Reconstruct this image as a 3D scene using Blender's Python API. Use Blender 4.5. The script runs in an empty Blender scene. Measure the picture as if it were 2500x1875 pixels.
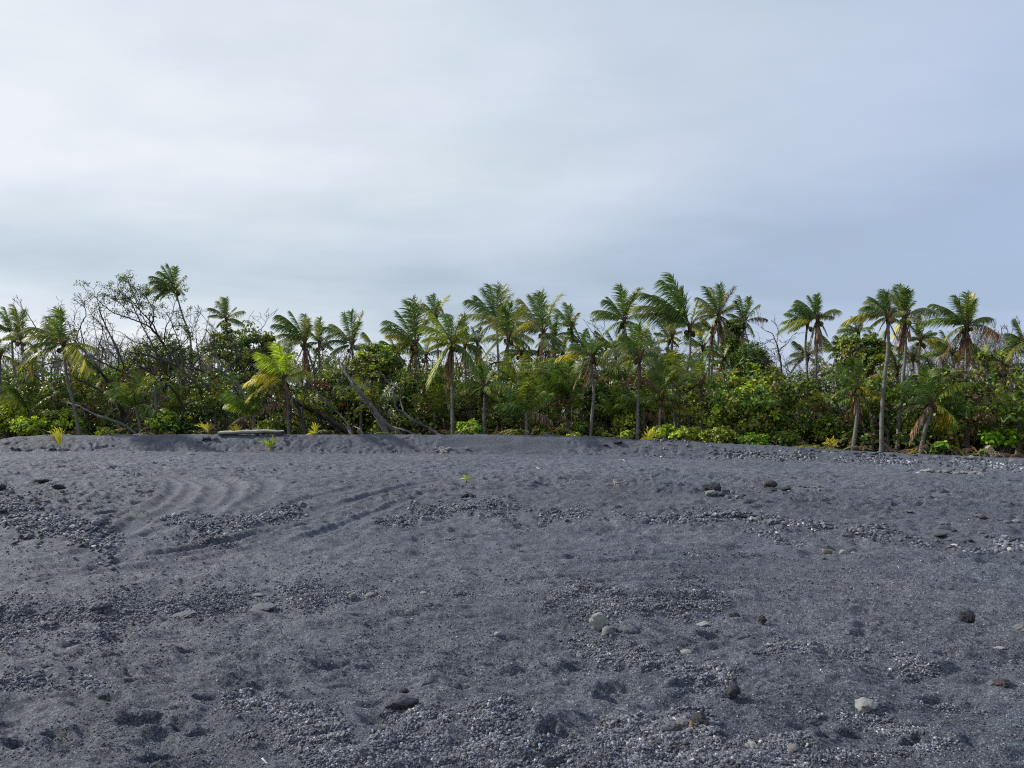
import bpy, math, random
import numpy as np
from mathutils import Vector, Matrix

SC = bpy.context.scene
COL = SC.collection
R = math.radians

# ------------------------------------------------------------------ camera
F = 1878.0          # focal length in units of a 2500 wide frame
HZ = 1005.0         # row of the horizon in that frame
EYE = 2.0
PITCH = math.atan((HZ - 937.5) / F)
cam_d = bpy.data.cameras.new('camera')
cam = bpy.data.objects.new('camera', cam_d)
COL.objects.link(cam)
cam_d.sensor_width = 36.0
cam_d.lens = 36.0 * F / 2500.0
cam_d.clip_start = 0.05
cam_d.clip_end = 6000
cam.location = (0, 0, EYE)
cam.rotation_euler = (math.pi / 2 + PITCH, 0, 0)
SC.camera = cam
SC.view_settings.view_transform = 'Standard'
SC.view_settings.look = 'None'
SC.view_settings.exposure = 0.0
SC.view_settings.gamma = 1.0
SC.cycles.use_denoising = False      # keeps the grain of sand and leaves
SC.cycles.filter_width = 1.1
SC.cycles.diffuse_bounces = 2
SC.cycles.sample_clamp_indirect = 4.0
SC.cycles.sample_clamp_direct = 6.0

# ------------------------------------------------------------------ sun and sky
SUN_AZ = R(-70)     # from +Y (view direction), negative = to the left
SUN_EL = R(33)
sun_d = bpy.data.lights.new('sun', 'SUN')
sun_d.energy = 5.0
sun_d.angle = R(1.6)
sun_d.color = (1.0, 0.96, 0.89)
sun = bpy.data.objects.new('sun', sun_d)
COL.objects.link(sun)
sdir = Vector((math.sin(SUN_AZ) * math.cos(SUN_EL), math.cos(SUN_AZ) * math.cos(SUN_EL), math.sin(SUN_EL)))
sun.rotation_euler = sdir.to_track_quat('Z', 'Y').to_euler()
sun.location = (-30, 10, 40)

W = bpy.data.worlds.new('World')
SC.world = W
W.use_nodes = True
wn, wl = W.node_tree.nodes, W.node_tree.links
wn.clear()


def N(nodes, typ, **kw):
    n = nodes.new(typ)
    for k, v in kw.items():
        setattr(n, k, v)
    return n


def ramp(nodes, stops, interp='LINEAR'):
    n = nodes.new('ShaderNodeValToRGB')
    e = n.color_ramp.elements
    n.color_ramp.interpolation = interp
    while len(e) > 1:
        e.remove(e[-1])
    e[0].position = stops[0][0]
    e[0].color = tuple(stops[0][1]) + (1,) if len(stops[0][1]) == 3 else stops[0][1]
    for p, c in stops[1:]:
        q = e.new(p)
        q.color = tuple(c) + (1,) if len(c) == 3 else c
    return n


def build_sky():
    out = N(wn, 'ShaderNodeOutputWorld')
    bg_sky = N(wn, 'ShaderNodeBackground')
    bg_cl = N(wn, 'ShaderNodeBackground')
    mix = N(wn, 'ShaderNodeMixShader')
    sky = N(wn, 'ShaderNodeTexSky', sky_type='NISHITA')
    sky.sun_disc = False
    sky.sun_elevation = SUN_EL
    sky.sun_rotation = SUN_AZ
    sky.air_density = 1.0
    sky.dust_density = 1.5
    bg_sky.inputs[1].default_value = 0.10
    wl.new(sky.outputs[0], bg_sky.inputs[0])
    tc = N(wn, 'ShaderNodeTexCoord')
    sep = N(wn, 'ShaderNodeSeparateXYZ')
    wl.new(tc.outputs['Generated'], sep.inputs[0])

    def M(op, a, b=None, clamp=False):
        m = N(wn, 'ShaderNodeMath', operation=op, use_clamp=clamp)
        for i, x in enumerate((a, b)):
            if x is None:
                continue
            if isinstance(x, (int, float)):
                m.inputs[i].default_value = x
            else:
                wl.new(x, m.inputs[i])
        return m.outputs[0]
    z = M('MAXIMUM', sep.outputs[2], 0.0)
    zz = M('ADD', z, 0.16)
    px = M('DIVIDE', sep.outputs[0], zz)
    py = M('DIVIDE', sep.outputs[1], zz)
    cv = N(wn, 'ShaderNodeCombineXYZ')
    wl.new(px, cv.inputs[0])
    wl.new(py, cv.inputs[1])

    def noise(scale, detail, rough, off, sy=1.0, dist=0.0):
        mp = N(wn, 'ShaderNodeMapping')
        mp.inputs['Location'].default_value = off
        mp.inputs['Scale'].default_value = (scale, scale * sy, scale)
        wl.new(cv.outputs[0], mp.inputs[0])
        n = N(wn, 'ShaderNodeTexNoise')
        n.inputs['Scale'].default_value = 1.0
        n.inputs['Detail'].default_value = detail
        n.inputs['Roughness'].default_value = rough
        n.inputs['Distortion'].default_value = dist
        wl.new(mp.outputs[0], n.inputs['Vector'])
        return n.outputs[0]
    n1 = noise(0.55, 4, 0.5, (2.1, 0.7, 0), 0.8, 0.4)
    n2 = noise(1.3, 5, 0.5, (5.3, 9.1, 0), 1.6, 0.2)
    # brightness grows toward the veiled sun (left), the right side is bluer
    n3 = noise(3.6, 5, 0.55, (1.3, 4.1, 0), 1.6, 0.8)
    side = M('ADD', M('MULTIPLY', sep.outputs[0], -0.75), M('MULTIPLY', M('SUBTRACT', n3, 0.5), 0.16))
    a = M('MULTIPLY', n1, 1.2)
    b = M('MULTIPLY', n2, 0.6)
    s = M('ADD', M('ADD', a, b), side)
    # the deck is greyest low over the trees, with a brighter gap beneath
    el = ramp(wn, [(0.0, (0.34,) * 3), (0.07, (0.42,) * 3), (0.12, (0.24,) * 3), (0.17, (0.10,) * 3), (0.23, (0.34,) * 3), (0.29, (0.50,) * 3), (0.36, (0.44,) * 3), (0.46, (0.52,) * 3), (0.7, (0.42,) * 3), (1.0, (0.4,) * 3)], 'EASE')
    wl.new(z, el.inputs[0])
    s = M('ADD', s, el.outputs[0])
    f = M('SUBTRACT', s, 0.76, True)
    grey = ramp(wn, [(0.0, (0.375, 0.475, 0.565)), (0.3, (0.47, 0.56, 0.665)), (0.6, (0.60, 0.68, 0.77)), (0.85, (0.74, 0.80, 0.87)), (1.0, (0.84, 0.88, 0.92))])
    blue = ramp(wn, [(0.0, (0.41, 0.515, 0.715)), (0.35, (0.485, 0.585, 0.765)), (0.7, (0.58, 0.66, 0.82)), (1.0, (0.72, 0.78, 0.88))])
    wl.new(f, grey.inputs[0])
    wl.new(f, blue.inputs[0])
    hue = M('ADD', M('MULTIPLY', sep.outputs[0], 1.25), M('MULTIPLY', M('SUBTRACT', n2, 0.5), 1.2))
    hue = M('ADD', hue, 0.22, True)
    cc = N(wn, 'ShaderNodeMix', data_type='RGBA')
    wl.new(hue, cc.inputs[0])
    wl.new(grey.outputs[0], cc.inputs[6])
    wl.new(blue.outputs[0], cc.inputs[7])
    wl.new(cc.outputs[2], bg_cl.inputs[0])
    bg_cl.inputs[1].default_value = 1.04
    mix.inputs[0].default_value = 0.92
    wl.new(bg_sky.outputs[0], mix.inputs[1])
    wl.new(bg_cl.outputs[0], mix.inputs[2])
    wl.new(mix.outputs[0], out.inputs[0])
    W.cycles.sampling_method = 'MANUAL'
    W.cycles.sample_map_resolution = 512


build_sky()

# ------------------------------------------------------------------ helpers
rng = np.random.default_rng(7)
random.seed(7)


def tag(o, label=None, cat=None, group=None, kind=None):
    if label: o['label'] = label
    if cat: o['category'] = cat
    if group: o['group'] = group
    if kind: o['kind'] = kind
    return o


def empty(name, loc=(0, 0, 0)):
    e = bpy.data.objects.new(name, None)
    e.empty_display_size = 0.2
    e.location = loc
    COL.objects.link(e)
    return e


def raw_mesh(name, V, polys, smooth=False, colors=None, extra=None):
    """polys: list of int arrays (n,k)"""
    me = bpy.data.meshes.new(name)
    V = np.asarray(V, np.float32)
    me.vertices.add(len(V))
    me.vertices.foreach_set('co', V.ravel())
    idx, tot = [], []
    for p in polys:
        p = np.asarray(p, np.int32)
        if len(p) == 0:
            continue
        idx.append(p.ravel())
        tot.append(np.full(len(p), p.shape[1], np.int32))
    idx = np.concatenate(idx)
    tot = np.concatenate(tot)
    start = np.concatenate([[0], np.cumsum(tot)[:-1]]).astype(np.int32)
    me.loops.add(len(idx))
    me.loops.foreach_set('vertex_index', idx)
    me.polygons.add(len(tot))
    me.polygons.foreach_set('loop_start', start)
    me.polygons.foreach_set('loop_total', tot)
    if smooth:
        me.polygons.foreach_set('use_smooth', np.ones(len(tot), bool))
    me.update(calc_edges=True)
    if colors is not None:
        at = me.color_attributes.new('col', 'FLOAT_COLOR', 'POINT')
        c = np.ones((len(V), 4), np.float32)
        c[:, :3] = colors
        at.data.foreach_set('color', c.ravel())
    for k, v in (extra or {}).items():
        at = me.attributes.new(k, 'FLOAT', 'POINT')
        at.data.foreach_set('value', np.asarray(v, np.float32))
    return me


class MB:
    """collects vertices, faces and colours of one mesh"""
    def __init__(s):
        s.V, s.C, s.P, s.n = [], [], {}, 0

    def add(s, V, polys, col):
        V = np.asarray(V, float).reshape(-1, 3)
        s.V.append(V)
        c = np.empty((len(V), 3))
        c[:] = col
        s.C.append(c)
        for p in polys:
            p = np.asarray(p, int)
            if len(p):
                s.P.setdefault(p.shape[1], []).append(p + s.n)
        s.n += len(V)

    def build(s, name, mat, parent=None, smooth=False, origin=None):
        if not s.n:
            return None
        V = np.concatenate(s.V)
        loc = np.zeros(3)
        if parent is not None:
            loc = np.array(parent.location)
        elif origin is not None:
            loc = np.array(origin, float)
        me = raw_mesh(name, V - loc, [np.concatenate(v) for v in s.P.values()], smooth, np.concatenate(s.C))
        me.materials.append(mat)
        o = bpy.data.objects.new(name, me)
        COL.objects.link(o)
        if parent is not None:
            o.parent = parent
        elif origin is not None:
            o.location = loc
        return o

    def tube(s, pts, rad, col, k=7, cap=True, lump=0.0):
        pts = np.asarray(pts, float)
        n = len(pts)
        rad = np.broadcast_to(np.asarray(rad, float), (n,))
        T = np.gradient(pts, axis=0)
        T /= np.linalg.norm(T, axis=1)[:, None] + 1e-9
        ref = np.array([0.13, 1.0, 0.07]) if abs(T[:, 2]).mean() > 0.6 else np.array([0.1, 0.05, 1.0])
        A = np.cross(T, ref); A /= np.linalg.norm(A, axis=1)[:, None] + 1e-9
        B = np.cross(T, A)
        a = np.arange(k) * 2 * np.pi / k
        rr = rad[:, None] * (1 + lump * (rng.random((n, k)) - 0.5))
        V = pts[:, None] + rr[..., None] * (np.cos(a)[None, :, None] * A[:, None] + np.sin(a)[None, :, None] * B[:, None])
        i = np.arange(n - 1)[:, None] * k
        j = np.arange(k)[None]
        j2 = (j + 1) % k
        q = np.stack([i + j, i + j2, i + k + j2, i + k + j], -1).reshape(-1, 4)
        c = np.asarray(col, float)
        if c.ndim == 2:
            c = np.repeat(c, k, axis=0)
        polys = [q]
        if cap:
            polys.append(np.array([list(range(k))[::-1], [(n - 1) * k + x for x in range(k)]]))
        s.add(V.reshape(-1, 3), polys, c)

    def segs(s, P0, P1, R0, R1, col, k=4):
        """many separate tapered prisms"""
        P0, P1 = np.asarray(P0, float), np.asarray(P1, float)
        R0, R1 = np.asarray(R0, float), np.asarray(R1, float)
        T = P1 - P0
        L = np.linalg.norm(T, axis=1)[:, None] + 1e-9
        T = T / L
        P1 = P1 + T * R1[:, None] * 0.8
        ref = np.where(abs(T[:, 2:3]) > 0.7, np.array([[1., 0.2, 0]]), np.array([[0, 0.1, 1.]]))
        A = np.cross(T, ref); A /= np.linalg.norm(A, axis=1)[:, None] + 1e-9
        B = np.cross(T, A)
        a = np.arange(k) * 2 * np.pi / k + 0.4
        D = np.cos(a)[None, :, None] * A[:, None] + np.sin(a)[None, :, None] * B[:, None]
        V = np.concatenate([P0[:, None] + R0[:, None, None] * D, P1[:, None] + R1[:, None, None] * D], 1)
        i = np.arange(len(P0))[:, None] * 2 * k
        j = np.arange(k)[None]
        j2 = (j + 1) % k
        q = np.stack([i + j, i + j2, i + k + j2, i + k + j], -1).reshape(-1, 4)
        c = np.asarray(col, float)
        if c.ndim == 2:
            c = np.repeat(c, 2 * k, axis=0)
        s.add(V.reshape(-1, 3), [q], c)

    def leaves(s, P, D, Nn, L, Wd, col, rnd=True):
        """broad leaves: base P, direction D, normal Nn, folded on the midrib"""
        n = len(P)
        D = D / (np.linalg.norm(D, axis=1)[:, None] + 1e-9)
        S = np.cross(D, Nn); S /= np.linalg.norm(S, axis=1)[:, None] + 1e-9
        U = np.cross(S, D)
        L = np.broadcast_to(L, (n,))[:, None]
        Wd = np.broadcast_to(Wd, (n,))[:, None]
        fold = 0.22
        V = np.stack([P, P + D * L,
                      P + D * L * 0.28 + S * Wd * 0.46 + U * Wd * fold, P + D * L * 0.75 + S * Wd * 0.42 + U * Wd * fold,
                      P + D * L * 0.28 - S * Wd * 0.46 + U * Wd * fold, P + D * L * 0.75 - S * Wd * 0.42 + U * Wd * fold], 1)
        i = np.arange(n)[:, None] * 6
        q = np.concatenate([i + np.array([[0, 2, 3, 1]]), i + np.array([[0, 1, 5, 4]])])
        c = np.asarray(col, float)
        if c.ndim == 2:
            c = np.repeat(c, 6, axis=0)
        s.add(V.reshape(-1, 3), [q], c)


def spline(P, n):
    """Catmull-Rom through P"""
    P = np.asarray(P, float)
    Q = np.vstack([2 * P[0] - P[1], P, 2 * P[-1] - P[-2]])
    out = []
    m = len(P) - 1
    for t in np.linspace(0, m - 1e-6, n):
        i = int(t); u = t - i
        a, b, c, d = Q[i], Q[i + 1], Q[i + 2], Q[i + 3]
        out.append(0.5 * ((2 * b) + (-a + c) * u + (2 * a - 5 * b + 4 * c - d) * u ** 2 + (-a + 3 * b - 3 * c + d) * u ** 3))
    return np.array(out)


def norm(v):
    v = np.asarray(v, float)
    return v / (np.linalg.norm(v) + 1e-9)


# point seen at (u, v) of the photograph, at distance Y into the scene
cp, sp = math.cos(PITCH), math.sin(PITCH)


def ray(u, v):
    x = (u - 1250.0) / F
    y = -(v - 937.5) / F
    return np.array([x, cp - y * sp, sp + y * cp])


def at(u, v, Y):
    d = ray(u, v)
    return np.array([0, 0, EYE]) + d * (Y / d[1])


# ------------------------------------------------------------------ noise
def hash2(ix, iy, seed):
    h = (ix.astype(np.int64) * 374761393 + iy.astype(np.int64) * 668265263 + seed * 1442695041) & 0xffffffff
    h = ((h ^ (h >> 13)) * 1274126177) & 0xffffffff
    h = ((h ^ (h >> 15)) * 2246822519) & 0xffffffff
    return ((h ^ (h >> 16)) & 0xffffff) / float(0x1000000)


def gnoise(x, y, seed=0):
    ix, iy = np.floor(x), np.floor(y)
    fx, fy = x - ix, y - iy
    ix = ix.astype(np.int64); iy = iy.astype(np.int64)
    ux = fx * fx * fx * (fx * (fx * 6 - 15) + 10)
    uy = fy * fy * fy * (fy * (fy * 6 - 15) + 10)

    def g(a, b):
        t = hash2(ix + a, iy + b, seed) * 2 * np.pi
        return np.cos(t) * (fx - a) + np.sin(t) * (fy - b)
    return ((g(0, 0) * (1 - ux) + g(1, 0) * ux) * (1 - uy) + (g(0, 1) * (1 - ux) + g(1, 1) * ux) * uy) * 1.5


def fbm(x, y, oct=4, seed=0, gain=0.5):
    s, a = 0, 1.0
    for i in range(oct):
        s = s + a * gnoise(x * 2 ** i, y * 2 ** i, seed + i)
        a *= gain
    return s


def pits(x, y, cell, seed, depth, rr=(0.25, 0.45), prob=0.8, rim=0.35):
    """worn footprints: scattered oval hollows with a soft raised rim"""
    ix = np.floor(x / cell).astype(np.int64)
    iy = np.floor(y / cell).astype(np.int64)
    h = np.zeros_like(x)
    for a in (-1, 0, 1):
        for b in (-1, 0, 1):
            cx, cy = ix + a, iy + b
            r1, r2, r3, r4, r5 = [hash2(cx, cy, seed + k) for k in range(5)]
            dx = x - (cx + r1) * cell
            dy = y - (cy + r2) * cell
            th = (r3 - 0.5) * 1.5
            c, s_ = np.cos(th), np.sin(th)
            rad = cell * (rr[0] + (rr[1] - rr[0]) * r4)
            p = (dx * c + dy * s_) / rad
            q = (-dx * s_ + dy * c) / (rad * 0.42)
            d2 = p * p + q * q
            amp = depth * (0.3 + 0.9 * r5 ** 1.5) * (hash2(cx, cy, seed + 9) < prob)
            h += amp * (-np.exp(-d2 * 1.5) + rim * np.exp(-(np.sqrt(d2) - 1.35) ** 2 * 5))
    return h


def sstep(a, b, x):
    t = np.clip((x - a) / (b - a), 0, 1)
    return t * t * (3 - 2 * t)


# ------------------------------------------------------------------ shape of the beach
def line_tab(us, vs, Ys):
    us, vs, Ys = map(lambda a: np.array(a, float), (us, vs, Ys))
    x = (us - 1250) / F * Ys
    z = EYE - (vs - HZ) / F * Ys
    return x, Ys, z


BX, BY, BZ = line_tab([-1500, -400, 0, 300, 600, 1250, 1400, 1550, 1700, 2000, 2250, 2500, 3300],
                      [1068, 1068, 1067, 1063, 1062, 1063, 1067, 1074, 1080, 1097, 1110, 1121, 1150],
                      [37, 37, 37, 37, 37, 36.5, 36, 35.3, 34.5, 32.5, 31, 29.5, 26])
TX, TY, TZ = line_tab([-1500, 0, 300, 700, 1250, 1450, 1700, 2000, 2500, 3300],
                      [1105, 1105, 1102, 1108, 1110, 1113, 1124, 1134, 1152, 1170],
                      [29.5, 29.5, 29.5, 29.5, 29, 28.5, 27, 25.5, 23, 20])
FX = (np.array([-1500, 0, 300, 700, 1250, 1700, 2100, 2500, 3300.]) - 1250) / F * 14
FY = np.array([13.5, 13.2, 13.1, 14.6, 15.6, 14.2, 12.4, 11.5, 10.5])


def ext(x, X):
    return np.clip(x, X[0], X[-1])


def zmacro(x, y):
    yb = np.interp(x, BX, BY); zb = np.interp(x, BX, BZ)
    yt = np.interp(x, TX, TY); zt = np.interp(x, TX, TZ)
    yf = np.interp(x, FX, FY)
    t = np.clip((y - yf) / (yt - yf), 0, 1)
    rise = zt * (0.35 * t + 0.65 * np.sin(t * np.pi / 2) ** 1.3)
    # swale behind the terrace, then the berm
    m = np.clip((y - yt) / (yb - yt), 0, 1)
    left = 1 - sstep(6, 14, x)
    dip = -(0.08 + 0.24 * left) * np.sin(np.clip(m / 0.25, 0, 1) * np.pi / 2) * (1 - sstep(0.78, 1.0, m))
    up = (zb - zt) * sstep(0.78, 1.0, m)
    z = np.where(y < yt, rise, zt + dip + up)
    back = sstep(0, 2.5, y - yb)
    z = z - 0.22 * back
    far = sstep(60, 200, np.hypot(x, y))
    return z * (1 - far) + 0.2 * far


def smooth_macro(x, y):
    return zmacro(x, y)


def hit(u, v, y0=2.5, y1=60.0):
    """where the ray through (u, v) of the photograph meets the ground"""
    d = ray(u, v)
    Y = np.concatenate([np.linspace(y0, 20, 900), np.linspace(20.02, y1, 1500)])
    P = np.array([0, 0, EYE])[None] + d[None] * (Y / d[1])[:, None]
    below = P[:, 2] < zmacro(P[:, 0], P[:, 1])
    k = int(np.argmax(below)) if below.any() else len(Y) - 1
    return P[k]


# tyre tracks: centre lines in the photograph, taken down onto the sand
TRACKS = []
for pl, wd, dp in [
    ([(1060, 1172), (960, 1196), (860, 1226), (760, 1262), (640, 1302), (480, 1338), (300, 1368), (120, 1388), (-60, 1402)], 0.15, 0.055),
    ([(1120, 1166), (985, 1190), (900, 1213), (800, 1240), (700, 1270), (600, 1300)], 0.16, 0.03),
    ([(700, 1318), (560, 1350), (380, 1384), (180, 1410), (-60, 1430)], 0.16, 0.04),
    ([(400, 1160), (440, 1180), (425, 1215), (385, 1245), (335, 1280), (230, 1330)], 0.22, 0.045),
    ([(430, 1160), (478, 1180), (465, 1212), (425, 1242), (375, 1268)], 0.2, 0.05),
    ([(520, 1165), (572, 1182), (560, 1210), (530, 1235), (490, 1262)], 0.22, 0.06),
    ([(470, 1165), (520, 1185), (512, 1215), (475, 1245)], 0.2, 0.05),
    ([(1400, 1428), (1700, 1418), (2000, 1426), (2300, 1442), (2600, 1462)], 0.10, 0.034),
    ([(1500, 1444), (1800, 1440), (2100, 1452), (2600, 1490)], 0.10, 0.034),
    ([(1450, 1398), (1750, 1392), (2100, 1402), (2600, 1420)], 0.12, 0.034),
    ([(1010, 1215), (920, 1250), (820, 1290), (700, 1330), (540, 1362)], 0.12, 0.035),
    ([(900, 1185), (800, 1205), (700, 1235), (610, 1262)], 0.14, 0.03),
    ([(610, 1165), (660, 1180), (650, 1205), (610, 1232)], 0.2, 0.035),
    ([(250, 1345), (100, 1372), (-60, 1382)], 0.14, 0.03),
    ([(340, 1350), (240, 1388), (60, 1418)], 0.12, 0.03),
    ([(-60, 1350), (100, 1352), (300, 1322), (420, 1290)], 0.14, 0.03),
    ([(1000, 1420), (1400, 1412), (1700, 1404), (2100, 1412), (2600, 1434)], 0.10, 0.034),
    ([(1400, 1462), (1800, 1466), (2200, 1482), (2600, 1512)], 0.10, 0.034),
    ([(1350, 1380), (1700, 1366), (2100, 1370), (2600, 1392)], 0.12, 0.034),
    ([(1150, 1098), (1250, 1088), (1340, 1086)], 0.25, 0.04),
    ([(1200, 1104), (1300, 1092), (1390, 1090)], 0.25, 0.04),
    ([(1060, 1096), (1160, 1078), (1260, 1076)], 0.25, 0.04),
]:
    P = np.array([hit(u, v)[:2] for u, v in pl])
    TRACKS.append((spline(np.c_[P, np.zeros(len(P))], 60)[:, :2], wd, dp * (1.05 if wd > .19 else 1.15)))

# single deep footprints (photograph position, length, depth)
PRINTS = [(180, 1705, .16, .05), (270, 1717, .24, .05), (335, 1672, .2, .04), (320, 1648, .16, .03), (555, 1697, .2, .055), (511, 1714, .17, .05),
          (445, 1738, .2, .045), (358, 1766, .3, .06), (440, 1770, .18, .04), (485, 1783, .2, .04), (42, 1818, .22, .06), (135, 1798, .22, .05),
          (285, 1818, .18, .03), (392, 1848, .2, .05), (590, 1802, .16, .05), (945, 1580, .22, .045), (988, 1574, .16, .03), (1335, 1793, .16, .07),
          (1372, 1796, .14, .03), (2088, 1786, .18, .06), (2013, 1802, .16, .05), (2265, 1806, .24, .07), (2225, 1814, .2, .05), (2190, 1846, .2, .05),
          (275, 1560, .32, .05), (125, 1640, .16, .05), (190, 1650, .16, .03), (115, 1411, .24, .05), (92, 1422, .24, .04), (330, 1438, .2, .03),
          (810, 1625, .34, .035), (1275, 1630, .3, .03), (1405, 1618, .2, .04), (640, 1512, .3, .03), (1940, 1505, .24, .04), (1900, 1500, .2, .04),
          (1950, 1515, .3, .03), (2310, 1600, .2, .05), (2330, 1585, .2, .03), (2215, 1515, .2, .04), (975, 1502, .2, .04), (1005, 1514, .34, .035),
          (1060, 1490, .3, .03), (890, 1515, .25, .03), (1790, 1700, .2, .03), (2290, 1695, .24, .05), (2030, 1640, .2, .03), (1590, 1635, .3, .03),
          (850, 1670, .3, .02), (1130, 1675, .16, .04), (1045, 1675, .2, .03), (720, 1700, .3, .02), (620, 1620, .35, .03), (700, 1600, .3, .03),
          (760, 1590, .24, .035), (460, 1600, .2, .03), (380, 1655, .18, .03), (1500, 1690, .3, .03), (2100, 1560, .3, .03), (1700, 1585, .3, .02),
          (1480, 1450, .25, .02), (2350, 1440, .6, .04), (2420, 1420, .5, .03), (1460, 1340, .3, .03), (960, 1350, .3, .03), (600, 1380, .3, .03)]
PR = []
for k, (u, v, ln, dp) in enumerate(PRINTS):
    p = hit(u, v)
    PR.append((p[0], p[1], ln, dp, random.uniform(-0.7, 0.9)))


def zfull(x, y):
    """ground height with every dimple, rut and ripple, at numpy points"""
    x = np.asarray(x, float); y = np.asarray(y, float)
    z = zmacro(x, y)
    r = np.hypot(x, y)
    near = r < 48
    xs, ys = x[near], y[near]
    yt = np.interp(xs, TX, TY); yb = np.interp(xs, BX, BY)
    rs = r[near]
    farw = sstep(9, 16, rs)
    low = 0.055 * fbm(xs / 2.6, ys / 1.8, 3, 11) + 0.052 * fbm(xs / 0.9, ys / 0.7, 3, 21)
    calm = 0.55 + 0.75 * sstep(-0.3, 0.4, gnoise(xs / 3.1, ys / 3.1, 31))
    p1 = pits(xs, ys, 0.40, 41, 0.046, (0.22, 0.42), 0.75) * calm
    p2 = pits(xs, ys, 0.18, 61, 0.015, (0.3, 0.5), 0.8) * calm
    p3 = pits(xs, ys, 0.55, 81, 0.13, (0.24, 0.42), 0.8) * farw * calm + pits(xs, ys, 0.3, 181, 0.05, (0.26, 0.45), 0.8) * farw * calm
    near_ = 1 - sstep(7, 13, rs)
    rip = 0.024 * fbm(xs / 0.34, ys / 0.2, 2, 95) + 0.013 * fbm(xs / 0.16, ys / 0.07, 2, 91) + near_ * (0.0045 * gnoise(xs / 0.045, ys / 0.035, 101) + 0.0035 * gnoise(xs / 0.018, ys / 0.016, 103)) * (0.5 + 0.8 * sstep(-.3, .4, gnoise(xs / 1.3, ys / 1.1, 33)))
    rid = 0.040 * (0.5 - np.abs(fbm(xs / 0.6 + 0.3 * ys, ys / 0.25, 2, 111))) * (0.3 + 0.7 * farw)
    berm = sstep(0, 1.5, ys - yt)
    tnear = np.exp(-((ys - yt + 1.5) / 3.5) ** 2) + berm * (1 - sstep(.6, .8, (ys - yt) / (yb - yt)))
    tnear = np.clip(tnear, 0, 1)
    low = low * (1 - .8 * tnear)
    p3 = p3 * (1 - .7 * tnear)
    d = low + p1 + p2 + p3 + rip + rid
    d = d + berm * (0.05 * fbm(xs / 0.7 + ys / 0.5, ys / 0.6 - xs * 0.5, 3, 121) + 0.05 * np.abs(fbm(xs / 0.35 + ys / 0.5, ys / 0.4 - xs * 0.7, 2, 131)))
    for pl, wd, dp in TRACKS:
        lo, hi = pl.min(0) - 1, pl.max(0) + 1
        m = (xs > lo[0]) & (xs < hi[0]) & (ys > lo[1]) & (ys < hi[1])
        if not m.any():
            continue
        qx, qy = xs[m], ys[m]
        best = np.full(qx.shape, 9.0)
        par = np.zeros(qx.shape)
        for i in range(len(pl) - 1):
            a, b = pl[i], pl[i + 1]
            ab = b - a
            t = np.clip(((qx - a[0]) * ab[0] + (qy - a[1]) * ab[1]) / (ab @ ab + 1e-9), 0, 1)
            dist = np.hypot(qx - a[0] - t * ab[0], qy - a[1] - t * ab[1])
            par = np.where(dist < best, i + t, par)
            best = np.minimum(best, dist)
        amp = sstep(-3, 9, par) * sstep(-3, 9, len(pl) - 1 - par) * (0.9 + 0.3 * gnoise(qx / 1.4, qy / 1.4, 79))
        best = best + 0.05 * gnoise(qx / 0.6, qy / 0.5, 77) + 0.02 * gnoise(qx / 0.12, qy / 0.12, 78)
        flat = np.exp(-(best / (wd * 1.2)) ** 2)
        dd = d[m] * (1 - 0.85 * amp * np.exp(-(best / (wd * 1.9)) ** 2)) - amp * dp * np.exp(-(best / wd) ** 4) + amp * dp * 0.65 * np.exp(-((best - wd * 1.55) / (wd * 0.45)) ** 2)
        d[m] = dd
    for (cx, cy, ln, dp, th) in PR:
        m = (abs(xs - cx) < ln * 2) & (abs(ys - cy) < ln * 2)
        if not m.any():
            continue
        dx, dy = xs[m] - cx, ys[m] - cy
        c, s_ = math.cos(th), math.sin(th)
        p = (dx * c + dy * s_) / (ln * 0.5)
        q = (-dx * s_ + dy * c) / (ln * 0.26)
        rr = np.sqrt(p * p + q * q) + 0.25 * gnoise(dx / 0.06 + cx, dy / 0.05, 5)
        d[m] += -dp * 1.2 * (1 - sstep(0.45, 1.15, rr)) + dp * 0.3 * np.exp(-(rr - 1.5) ** 2 * 4)
    fade = 1 - 0.55 * np.exp(-((ys - yb + .1) / 0.7) ** 2)
    z[near] += d * fade
    return z


def zg(x, y):
    return float(zfull(np.array([x]), np.array([y]))[0])


# ------------------------------------------------------------------ materials
def mat(name):
    m = bpy.data.materials.new(name)
    m.use_nodes = True
    m.node_tree.nodes.clear()
    return m, m.node_tree.nodes, m.node_tree.links


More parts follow.
